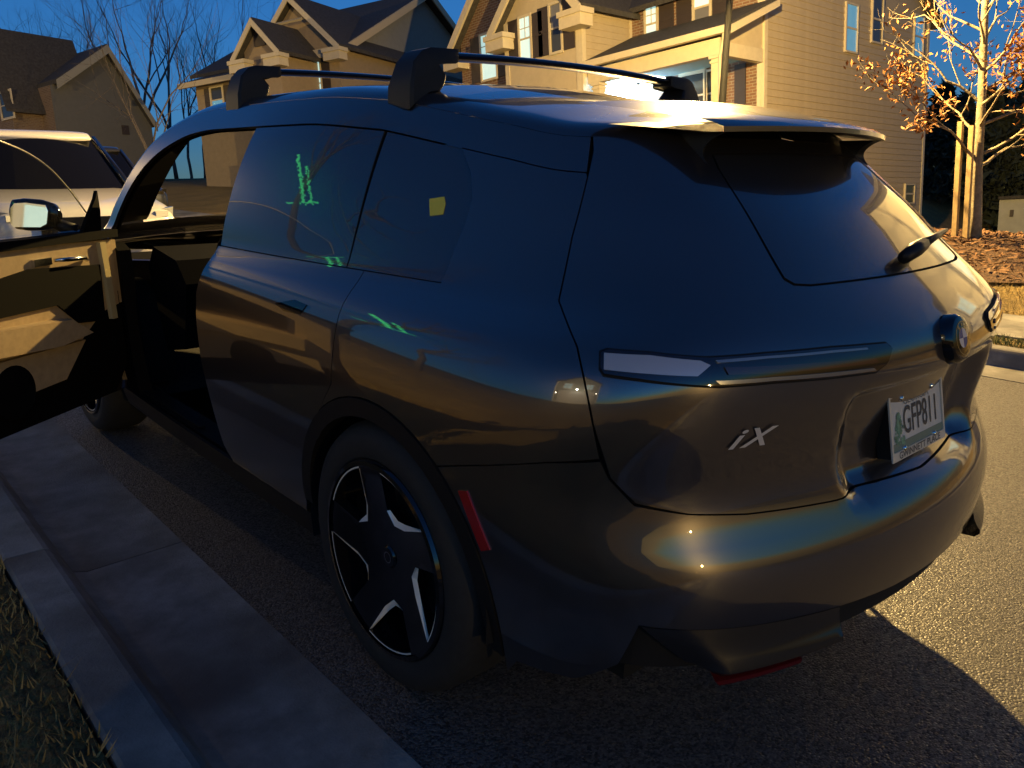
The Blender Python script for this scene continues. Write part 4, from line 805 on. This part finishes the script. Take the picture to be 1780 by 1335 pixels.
part('door_pocket', DR, MB().prism([(xi+.002, 2.28, 1.0), (xi+.002, 1.85, 1.03), (xi+.002, 1.45, .98), (xi+.002, 1.45, .86), (xi+.002, 1.98, .86), (xi+.002, 2.10, .76), (xi+.002, 2.27, .74)], (.012, 0, 0)), M_CABIN)
AR = part('armrest', DR, MB().prism([(xi, 2.10, .72), (xi, 1.98, .80), (xi, 1.35, .84), (xi, 1.35, .74), (xi, 1.9, .70)], (.075, 0, 0)), M_TAN)
part('lower_lining', DR, MB().prism([(xi, 2.10, .685), (xi, 1.30, .70), (xi, 1.30, .52), (xi, 1.95, .54)], (.03, 0, 0)), M_TAN)
part('shaded_kick_lining', DR, MB().prism([(xi-.004, 2.405, .86), (xi-.004, 2.27, .80), (xi-.004, 2.02, .64), (xi-.004, 1.23, .61), (xi-.004, 1.23, .48), (xi-.004, 1.33, .385), (xi-.004, 2.30, .385), (xi-.004, 2.41, .50)], (-.05, 0, 0)), M_CABIN)  # black lower trim; raised front end paints the shade of seat and dash
part('speaker_grille', DR, MB().lathe([(0, .034), (.10, .034), (.11, .03), (.115, .0)], (xi+.0, 1.66, .56), (1, 0, 0), 28), M_CABIN, auto=.5)
mb = MB().tube([(xi+.01, 2.20, 1.03), (xi+.035, 2.16, 1.045), (xi+.038, 2.05, 1.05), (xi+.01, 2.0, 1.05)], [.009, .010, .010, .008], 8); part('pull_handle', DR, mb, M_CHROME, smooth=True)
part('seat_switch', DR, MB().box(xi+.001, xi+.016, 1.88, 1.98, 1.035, 1.065), M_CHROME)
# mirror on the open door
mc = np.array([-1.095, 2.20, 1.225]); mb = MB(); sec = [(-.115, .55), (-.10, .9), (-.04, 1.0), (.04, .95), (.10, .72), (.125, .30)]; rows = []
for x, s_ in sec:
    rows.append([(mc[0]+x, mc[1]+.055*math.cos(t)*s_*(1.2 if math.cos(t) > 0 else .5), mc[2]+.072*math.sin(t)*s_) for t in np.linspace(0, 2*math.pi, 21)])
mb.grid(rows); mb.f += [tuple(range(20)), tuple(range(5*21, 5*21+20))]; MH = part('wing_mirror', DR, mb, M_GLOSSB, auto=.7)
pts = [(-.092, -.032), (-.080, -.052), (.06, -.050), (.092, -.035), (.098, .02), (.085, .045), (-.02, .054), (-.075, .050), (-.092, .03)]
part('mirror_glass', MH, MB().prism([(mc[0]+x, mc[1]-.036-.010*(x+.09)+.22*z, mc[2]+z) for x, z in pts], (0, .004, 0)), M_MIRROR)
part('mirror_arm', MH, MB().tube([(mc[0]+.06, mc[1]+.02, mc[2]-.03), (-.93, 2.24, 1.15)], [.025, .035], 8), M_BLACKP, smooth=True)
mb = MB().prism([(-.885, 2.33, 1.15), (-.885, 2.20, 1.15), (-.87, 2.30, 1.30), (-.87, 2.315, 1.33), (-.885, 2.34, 1.24)], (.018, 0, 0)); part('mirror_sail', DR, mb, M_CABIN)
# cabin
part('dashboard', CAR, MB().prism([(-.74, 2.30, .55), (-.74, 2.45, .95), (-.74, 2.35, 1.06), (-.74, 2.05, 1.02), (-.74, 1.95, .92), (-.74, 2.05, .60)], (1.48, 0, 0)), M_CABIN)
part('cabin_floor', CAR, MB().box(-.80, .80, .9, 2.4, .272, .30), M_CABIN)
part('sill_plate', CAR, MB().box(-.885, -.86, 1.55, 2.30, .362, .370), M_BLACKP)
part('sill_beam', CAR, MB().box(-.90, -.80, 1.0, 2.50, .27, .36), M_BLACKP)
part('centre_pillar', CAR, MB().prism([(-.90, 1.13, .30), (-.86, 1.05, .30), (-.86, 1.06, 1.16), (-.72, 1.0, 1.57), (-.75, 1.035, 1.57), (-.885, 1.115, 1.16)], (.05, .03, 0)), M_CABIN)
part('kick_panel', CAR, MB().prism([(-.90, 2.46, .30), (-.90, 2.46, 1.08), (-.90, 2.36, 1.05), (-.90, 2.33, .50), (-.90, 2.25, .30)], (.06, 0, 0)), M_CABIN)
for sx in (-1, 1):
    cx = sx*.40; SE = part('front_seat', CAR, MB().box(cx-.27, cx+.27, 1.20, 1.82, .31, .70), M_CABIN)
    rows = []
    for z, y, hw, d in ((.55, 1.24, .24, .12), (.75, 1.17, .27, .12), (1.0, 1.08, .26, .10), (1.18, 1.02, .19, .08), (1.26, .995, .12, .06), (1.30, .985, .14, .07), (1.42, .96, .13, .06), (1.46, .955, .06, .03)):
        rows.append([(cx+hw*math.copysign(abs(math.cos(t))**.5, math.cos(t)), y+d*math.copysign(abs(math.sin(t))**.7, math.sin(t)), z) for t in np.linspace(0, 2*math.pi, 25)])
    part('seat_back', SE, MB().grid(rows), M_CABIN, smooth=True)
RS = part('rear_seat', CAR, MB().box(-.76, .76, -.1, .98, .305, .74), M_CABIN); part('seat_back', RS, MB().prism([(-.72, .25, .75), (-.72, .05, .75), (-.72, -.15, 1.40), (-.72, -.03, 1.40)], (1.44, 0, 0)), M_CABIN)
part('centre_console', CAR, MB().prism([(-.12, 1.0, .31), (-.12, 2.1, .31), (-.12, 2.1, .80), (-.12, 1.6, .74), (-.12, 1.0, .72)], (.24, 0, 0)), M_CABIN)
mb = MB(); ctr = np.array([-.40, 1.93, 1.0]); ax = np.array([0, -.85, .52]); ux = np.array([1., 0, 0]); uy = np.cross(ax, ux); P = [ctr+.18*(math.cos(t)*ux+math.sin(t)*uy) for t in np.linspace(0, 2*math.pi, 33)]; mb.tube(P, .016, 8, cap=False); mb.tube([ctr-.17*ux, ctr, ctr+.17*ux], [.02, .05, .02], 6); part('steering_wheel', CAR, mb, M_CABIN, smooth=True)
# ---------------------------------------------------------------- street lamps (street frame, post-top lanterns)
M_IRON = mat('lamp_iron', (.006, .006, .006), .7, spec=.15); M_BULB = mat('lamp_bulb', (1, .8, .5), .4, emit=(1., .70, .32, 60))
def street_lamp(base, label, power=1.0):
    x, y, z = base; L = thing('street_lamp', label, 'street lamp', base, group='post-top street lamps'); H = 5.0-z
    part('post', L, MB().tube([(x, y, z), (x, y, z+.5), (x, y, z+.52), (x, y, z+H-.25)], [.09, .085, .058, .040], 14), M_IRON, smooth=True)
    part('post_base', L, MB().lathe([(.16, 0), (.16, .08), (.12, .14), (.10, .5), (.07, .56)], (x, y, z-.02), (0, 0, 1), 16), M_IRON, auto=.5)
    part('lantern_base', L, MB().lathe([(.03, -.26), (.10, -.22), (.12, -.17), (.02, -.16)], (x, y, z+H), (0, 0, 1), 16), M_IRON, auto=.5)
    for k in range(4):
        a = k*math.pi/2+.785; part('lantern_bar', L, MB().tube([(x+.11*math.cos(a), y+.11*math.sin(a), z+H-.17), (x+.19*math.cos(a), y+.19*math.sin(a), z+H+.25)], .009, 5), M_IRON)
    part('lantern_cap', L, MB().lathe([(.24, .25), (.25, .27), (.12, .40), (.04, .46), (.03, .55), (0, .57)], (x, y, z+H), (0, 0, 1), 20), M_IRON, auto=.5)
    part('bulb', L, MB().lathe([(0, .24), (.05, .23), (.06, .18), (.04, .135), (0, .13)], (x, y, z+H), (0, 0, 1), 14), M_BULB, smooth=True)
    ld = bpy.data.lights.new('lamp_light', 'POINT'); ld.energy = LAMP_W*power; ld.color = LAMP_COL; ld.shadow_soft_size = .075
    lo = bpy.data.objects.new('lamp_light', ld); COL.objects.link(lo); lo.parent = L; lo.location = (0, 0, H-.0)
    return L
P0 = np.array([8.0, 5.15]); street_lamp((P0[0], P0[1], float(gh(*P0))), 'dark lamp post in front of the tan porch house')
street_lamp((-3.2, 33, float(gh(-3.2, 33))), 'lamp post on the near side up the hill, left of the picture', .26)
street_lamp((-5.5, -38, float(gh(-5.5, -38))), 'lamp post down the hill on the near side, behind the viewer', .5)
# ---------------------------------------------------------------- trees
def wground(px_, py_, D):          # the ground (world frame) under the pixel's ray at distance D
    p = MN.T@wdist(px_, py_, D); return tuple(MN@np.array([p[0], p[1], float(gh(p[0], p[1]))-.08]))
def grow(mb, p, d, L, r, depth, rng, spread, shrink=.74, up=.12, sides=5, tips=None, kids=(2, 3)):
    n = 3; pts = [p]; q = p; dd = d/np.linalg.norm(d)
    for i in range(n):
        dd = dd+rng.normal(0, .10, 3)+np.array([0, 0, up*.35]); dd /= np.linalg.norm(dd); q = q+dd*L/n; pts.append(q)
    r1 = r*.62; mb.tube(pts, [r+(r1-r)*i/n for i in range(n+1)], sides, cap=False)
    if tips is not None and depth <= 2: tips += pts[1:]
    if depth <= 0: return
    for k in range(rng.integers(*kids, endpoint=True)):
        t = rng.uniform(.35, 1) if k else 1.; bp = pts[-1] if k == 0 else pts[1]+(pts[-1]-pts[1])*t
        nd = dd+rng.normal(0, spread, 3)*(.5 if k == 0 else 1); nd[2] += up; grow(mb, bp, nd/np.linalg.norm(nd), L*shrink*rng.uniform(.8, 1.15), r1*(.95 if k == 0 else .7), depth-1, rng, spread, shrink, up, max(3, sides-1), tips, kids)
def bare_tree(label, base, H, seed, m, depth=5, frame='w', r=.16, spread=.55, group=None, trunk=.28, kids=(2, 3), name='bare_tree'):
    rng = np.random.default_rng(seed); T = thing(name, label, 'tree', base, frame, group); b = np.array(base, float)
    q = [b+np.array([rng.normal(0, .03)*H*.1*i, rng.normal(0, .03)*H*.1*i, H*trunk*i/4]) for i in range(5)]; part('trunk', T, MB().tube(q, [r*1.25, r*1.05, r, r*.95, r*.9], 8), m, smooth=True)
    mb = MB(); tips = []
    for k in range(rng.integers(3, 5)):
        d = np.array([rng.normal(0, spread), rng.normal(0, spread), 1.2]); grow(mb, q[-1]-np.array([0, 0, .2+.3*k*trunk]), d, H*.26, r*(.75 if k else .85), depth, rng, spread, tips=tips, kids=kids)
    part('crown', T, mb, m, smooth=True); return T, tips
M_BARK = mat('grey_bark', (.10, .085, .075), .9, noise=(12, .3), bump=(25, .5, .02)); M_BARK2 = mat('far_bark', (.085, .075, .075), .9)
g_ = 'bare trees behind the houses'
for i, (px_, py_, D, H, lab) in enumerate(((300, 240, 62, 13.5, 'tall bare tree in the gap between the two left houses'), (352, 240, 66, 12.5, 'bare tree rising just left of the low wing'), (262, 250, 52, 11.5, 'slender bare tree beside the grey gable end'), (395, 200, 74, 11.5, 'bare tree behind the low wing roof'), (325, 240, 80, 13.5, 'faint bare tree behind the other two in the gap'))):
    p = wground(px_, py_, D); bare_tree(lab, p, H+2.0, 30+i, M_BARK2, 5, group=g_, r=.13+.02*(i % 2), spread=.40, trunk=.22)
for i, (px_, D, H, lab) in enumerate(((85, 90, 17, 'bare treetop above the dark roof, left one'), (118, 95, 18, 'bare treetop above the dark roof, right one'))):
    p = wground(px_, 200, D); bare_tree(lab, p, H+1, 50+i, M_BARK2, 5, group=g_, r=.16, spread=.5, trunk=.3)
p = wground(266, 240, 26); bare_tree('thin young bare tree in front of the dark parked car', p, 6.0, 61, M_BARK, 4, r=.05, spread=.45, trunk=.3)
# the oak across the street with its last orange leaves
tbs = pxd(1694, 424, 13.0); tb = MN@tbs; M_OAK = mat('oak_bark', (.20, .165, .11), .9, noise=(9, .4), bump=(30, .6, .02)); rng = np.random.default_rng(5)
OAK = thing('leafy_oak', 'young oak holding orange dead leaves, staked in the mulch bed', 'tree', tuple(tb-np.array([0, 0, .12])), 'w', None)
tr = [tb+np.array([0, 0, -.12]), tb+np.array([.01, 0, .35]), tb+np.array([.0, .02, 1.1]), tb+np.array([.03, .03, 2.0]), tb+np.array([.02, .05, 3.0]), tb+np.array([.05, .05, 4.2]), tb+np.array([.03, .08, 5.6])]
part('trunk', OAK, MB().tube(tr, [.095, .072, .062, .055, .045, .034, .014], 12), M_OAK, smooth=True)
mb = MB(); tips = []
for k in range(30):
    h = .98+4.1*(k/30)+rng.uniform(-.1, .1); i = min(5, max(1, int(np.searchsorted([0, .35, 1.1, 2.0, 3.0, 4.2, 5.6], h)-1))); a = k*2.4+rng.normal(0, .3); b0 = tb+np.array([.03, .04, h]); L = (1.05 if h < 3.4 else .7)*rng.uniform(.7, 1.15)
    d = np.array([math.cos(a), math.sin(a), rng.uniform(.25, .7)]); grow(mb, b0, d, L*.62, .030*(1-h/9), 4, rng, .5, shrink=.78, up=.10, sides=5, tips=tips, kids=(2, 2))
part('branches', OAK, mb, M_OAK, smooth=True)
tp = np.array(tips); low = tp[tp[:,2] < tb[2]+3.4]; lv = MB(); ns = 5600
for k in range(ns):
    c = low[rng.integers(len(low))]+rng.normal(0, .07, 3); 
    if rng.random() > np.clip(1-(c[2]-tb[2]-2.0)/.9, .07, 1): continue
    n_ = rng.normal(0, 1, 3); n_ /= np.linalg.norm(n_); u_ = np.cross(n_, rng.normal(0, 1, 3)); u_ /= np.linalg.norm(u_); v_ = np.cross(n_, u_); s_ = rng.uniform(.028, .054)
    lv.add([c-u_*s_, c+v_*s_*.42+n_*s_*.2, c+u_*s_, c-v_*s_*.42+n_*s_*.2], [(0, 1, 2), (0, 2, 3)])
part('leaves', OAK, lv, mat('dead_oak_leaf', (.25, .105, .022), .7, noise=(6, .5)), kind='stuff')
M_STAKE = mat('stake_timber', (.34, .24, .11), .8, noise=(20, .2))
for x0, lab in ((1659, 'left timber stake beside the young oak'), (1678, 'right timber stake, nearest the oak trunk')):
    q = MN@pxd(x0, 414 if x0 < 1670 else 422, 12.8); solo('tree_stake', MB().box(q[0]-.04, q[0]+.04, q[1]-.03, q[1]+.03, q[2]-.15, q[2]+1.55), M_STAKE, 'w', label=lab, cat='stake', group='stakes beside the oak')
# mulch bed round the oak
tb = tbs
mb = MB(); rows = []
for r_ in np.linspace(0, 1, 16):
    rows.append([(tb[0]-.5+2.6*r_*math.cos(t)*(1+.08*math.sin(3*t)), tb[1]+.2+2.4*r_*math.sin(t), 0) for t in np.linspace(0, 2*math.pi, 49)])
R = np.array(rows); gg = gh(R[...,0], R[...,1]); k = np.sqrt(((R[...,0]-tb[0]+.5)/2.6)**2+((R[...,1]-tb[1]-.2)/2.4)**2); top = tb[2]-.03
R[...,2] = gg-.02+(np.maximum(top-gg, .12)+.02)*np.clip(1.02-k, 0, 1)**.6*(.93+.12*np.sin(R[...,0]*9)*np.sin(R[...,1]*8))
solo('mulch_bed', MB().grid(R), mat('bark_mulch', (.10, .055, .03), .95, noise=(22, .55), bump=(38, 1., .06)), smooth=True, kind='structure')
ch = MB()
for k in range(2600):
    a, q = rng.uniform(0, 6.28), math.sqrt(rng.uniform(0, 1))*.97; i = int(q*15); j = int(a/6.2832*48); c = R[i, j]+rng.normal(0, .06, 3)*np.array([1, 1, .15])+np.array([0, 0, .012]); d = rng.normal(0, 1, 3)*np.array([1, 1, .35]); d /= np.linalg.norm(d); e = np.cross(d, [0, 0, 1]); e /= np.linalg.norm(e); s_ = rng.uniform(.02, .06)
    ch.add([c-d*s_-e*.01, c+d*s_-e*.012, c+d*s_+e*.012+np.array([0, 0, .01]), c-d*s_+e*.01+np.array([0, 0, .012])], [(0, 1, 2, 3)])
props(solo('mulch_chips', ch, mat('mulch_chip', (.17, .09, .045), .9, noise=(7, .6)), kind='stuff'), 'brown bark chips covering the bed under the oak', 'mulch')
# dark trees and the white shed wall beyond
M_EVER = mat('dark_evergreen', (.03, .04, .022), .9, noise=(2, .5))
def evergreen(label, p, H, Rr, seed, group):
    r = np.random.default_rng(seed); T = thing('evergreen_tree', label, 'tree', tuple(p), 'w', group); part('trunk', T, MB().tube([p, p+np.array([0, 0, H*.9])], [.18, .03], 7), M_BARK); mb = MB(); n = 5200
    h = r.uniform(.06, 1, n)**.85; a = r.uniform(0, 6.28, n); rad = Rr*(1-h)**.8*r.uniform(.25, 1.1, n)*(1+.25*np.sin(h*40))
    C_ = np.stack([p[0]+rad*np.cos(a), p[1]+rad*np.sin(a), p[2]+h*H-.25*rad], -1); D_ = r.normal(0, 1, (n, 3)); E_ = r.normal(0, 1, (n, 3)); s_ = .16
    for c, d, e in zip(C_, D_, E_): mb.add([c, c+d*s_, c+e*s_], [(0, 1, 2)])
    part('crown', T, mb, M_EVER); return T
ev = (((1625, 400), 42, 5.0, 2.6), ((1660, 400), 46, 4.6, 2.8), ((1700, 400), 50, 5.0, 3.0), ((1748, 400), 46, 5.2, 3.0), ((1790, 400), 42, 5.0, 3.0), ((1722, 400), 60, 5.6, 3.4), ((1765, 400), 66, 7.4, 3.6))
names = ('next to the tan house corner', 'seen between house and stakes', 'right behind the oak trunk', 'above the pale shed', 'at the right picture edge', 'farther back behind the oak', 'tallest, behind the shed')
for i, ((x, y), D, H, Rr) in enumerate(ev):
    p = np.array(wground(x, y, D)); evergreen('dark evergreen '+names[i], p, H, Rr, 80+i, 'dark evergreens beyond the yard')
s0, s1 = wdist(1733, 415, 34), wdist(1800, 412, 34); sb = min(s0[2], s1[2])-.4; zt_ = wdist(1735, 347, 34)[2]; dv = (s1-s0); dv[2] = 0; nv = np.array([dv[1], -dv[0], 0]); nv /= np.linalg.norm(nv); nv = nv if nv@(s0-CAMW) > 0 else -nv
SH = thing('garden_shed', 'pale grey flat-sided shed at the right picture edge', 'shed', (s0[0], s0[1], sb), 'w'); a3, b3 = np.array([s0[0], s0[1], sb]), np.array([s1[0], s1[1], sb]); h3 = zt_-sb; M_SHEDW = mat('shed_wall', (.33, .34, .32), .7, noise=(2.5, .12))
part('wall', SH, MB().prism([a3, b3, b3+np.array([0, 0, h3]), a3+np.array([0, 0, h3])], nv*2.2), M_SHEDW); part('roof', SH, MB().prism([a3-nv*.15-dv*.03+np.array([0, 0, h3+.002]), b3-nv*.15+dv*.03+np.array([0, 0, h3+.002]), b3+nv*2.4+dv*.03+np.array([0, 0, h3+.002]), a3+nv*2.4-dv*.03+np.array([0, 0, h3+.002])], (0, 0, .1)), M_SHING)
for fx, fz in ((.34, .72), (.30, .28)): c = a3+dv*fx+np.array([0, 0, h3*fz])-nv*.03; part('vent', SH, MB().obox(c, dv*.05, nv*.02, (0, 0, .12)), M_SHUT)
# yellow patch of lawn light and small far lights
# ---------------------------------------------------------------- the white SUV nose-on up the street, the dark one behind
M_WHITEP = mat('white_car_paint', (.62, .60, .58), .3, coat=1.0); M_DARKP = mat('dark_blue_car_paint', (.02, .022, .032), .3, coat=1.0); M_WSG = mat('far_windscreen', (.004, .004, .005), .04, spec=.35); M_CLAMP = mat('head_lamp', (.35, .36, .38), .15, coat=1.)
def suv(name, label, x, y, z0, paint, s=1.0):
    """SUV facing -y; body lofted from cross-sections along y"""
    T = thing(name, label, 'car', (x, y, z0)); P = lambda a, b, c: (x+a*s, y+b*s, z0+c*s)
    def loft(secs, n=28):
        rows = []
        for yy, hw, zb, zt, e in secs:
            rows.append([P(hw*math.copysign(abs(math.cos(t))**e, math.cos(t)), yy, (zb+zt)/2+(zt-zb)/2*math.copysign(abs(math.sin(t))**e, math.sin(t))) for t in np.linspace(0, 2*math.pi, n+1)])
        mb = MB().grid(rows); mb.f += [tuple(range(n)), tuple((len(secs)-1)*(n+1)+j for j in range(n))]; return mb
    part('body', T, loft([(0, .78, .42, .86, .45), (.08, .88, .33, .94, .4), (.35, .95, .28, 1.0, .35), (.9, .98, .27, 1.07, .32), (1.5, .985, .27, 1.12, .3), (2.6, .985, .27, 1.14, .3), (3.8, .98, .27, 1.15, .3), (4.5, .95, .3, 1.14, .35), (4.75, .86, .4, 1.08, .45)]), paint, smooth=True)
    st = lambda yb, hb, zb, yt, ht, zt: [P(-hb, yb, zb), P(hb, yb, zb), P(ht, yt, zt), P(-ht, yt, zt)]
    roof = loft([(2.0, .61, 1.66, 1.725, .5), (2.25, .655, 1.66, 1.785, .4), (3.2, .67, 1.66, 1.815, .4), (4.2, .65, 1.64, 1.78, .4), (4.5, .60, 1.62, 1.71, .5)]); part('roof', T, roof, paint, smooth=True)
    mb = MB(); g = []
    for t in np.linspace(0, 1, 7): g.append([P(u*(.80-.17*t), 1.42+.68*t-.10*(1-u*u), 1.10+.585*t) for u in np.linspace(-1, 1, 13)])
    part('windscreen', T, mb.grid(g), M_WSG, smooth=True)
    for sg in (-1, 1):
        part('screen_pillar', T, MB().tube([P(sg*.84, 1.36, 1.08), P(sg*.66, 2.12, 1.70)], .04*s, 6), paint if paint is M_DARKP else M_GLOSSB, smooth=True)
        part('side_window', T, MB().add([P(sg*.86, 1.5, 1.12), P(sg*.88, 4.4, 1.14), P(sg*.66, 4.2, 1.67), P(sg*.66, 2.15, 1.69)], [(0, 1, 2, 3)]), M_WSG)
        MI = part('wing_mirror', T, loft([(1.50, .09, 1.06, 1.18, .6), (1.56, .115, 1.04, 1.20, .5), (1.64, .11, 1.05, 1.19, .5), (1.67, .07, 1.08, 1.16, .6)]), paint, smooth=True); MI.location = (sg*1.06*s, 0, .04*s)
        part('mirror_arm', MI, MB().tube([P(-sg*.16, 1.60, 1.06), P(-sg*.05, 1.60, 1.09)], .025*s, 6), M_GLOSSB)
        HLp = part('head_lamp', T, MB().prism([P(sg*.52, .03, .80), P(sg*.88, .14, .84), P(sg*.89, .14, .93), P(sg*.56, .03, .89)], (0, .08, 0)), M_CLAMP if paint is M_WHITEP else M_GLOSSB); part('lamp_core', HLp, MB().obox(P(sg*.72, .05, .86), (.07*s, .01, 0), (0, .04*s, 0), (0, 0, .03*s)), mat('lamp_core', (.7, .7, .68), .2) if paint is M_WHITEP else M_GLOSSB)
        for yy in (.95, 3.85):
            W = part('wheel', T, MB().lathe([(.05, .0), (.27, .01), (.29, .0), (.37, -.02), (.385, -.06), (.385, -.2), (.3, -.22)], P(sg*.99, yy, .385), (sg, 0, 0), 28), M_RUBBER, auto=.6)
        part('seat', T, MB().box(x+sg*.38*s-.24*s, x+sg*.38*s+.24*s, y+2.5*s, y+2.6*s, z0+.9*s, z0+1.42*s), M_CABIN)
    part('grille', T, MB().box(x-.5*s, x+.5*s, y-.03, y+.05, z0+.50*s, z0+.86*s), M_GLOSSB); part('bumper_intake', T, MB().box(x-.7*s, x+.7*s, y-.02, y+.1, z0+.34*s, z0+.46*s), M_BLACKP)
    return T
suv('white_car', 'white SUV parked nose-on beyond the open door', .42, 7.9, 0., M_WHITEP, 1.03)
suv('dark_car', 'dark car parked behind the white SUV, only its roof and side showing', 3.0, 15.6, 0., M_DARKP, 1.0)

# ---------------------------------------------------------------- the near-side tree hung with green lights, seen mirrored in the side windows
tg = np.array([-8.7, 12.4, 0.]); tg[2] = float(gh(tg[0], tg[1])); GT, _ = bare_tree('bare tree hung with green lights, mirrored in the rear side window', tuple(tg-np.array([0, 0, .1])), 9.5, 71, M_BARK, 4, 's', r=.15, spread=.4, trunk=.55)
M_GREEN = mat('green_bulb', (.1, .8, .3), .4, emit=(.10, 1.0, .38, .33)); rng = np.random.default_rng(11); mb = MB()
def mirrored(px_, py_, D):           # where the sight line goes after the rear side window mirrors it
    a, z = inv(px_, py_); N = Snorm(a, z); d = pray(px_, py_); return S(a, z)+(d-2*(d@N)*N)*D
for n_, (x0, y0), (x1, y1), jx in ((90, (516, 268), (526, 349), 3.5), (46, (532, 288), (539, 350), 3.5), (26, (498, 352), (551, 351), .8)):
    for k in range(n_):
        t = k/(n_-1); c = mirrored(x0+(x1-x0)*t+rng.normal(0, jx*.5), y0+(y1-y0)*t+rng.normal(0, 1), 14.5); mb.obox(c, (.03, 0, 0), (0, .03, 0), (0, 0, .03))
solo('string_lights', mb, M_GREEN, label='string of green lights wound up the bare tree, mirrored in the side window', cat='string lights')
tn = np.array([-8.0, 8.6]); bare_tree('small bare tree on the near lawn, mirrored in the side windows', (tn[0], tn[1], float(gh(*tn))-.1), 6.5, 72, M_BARK, 4, 's', r=.09, spread=.6, trunk=.35)
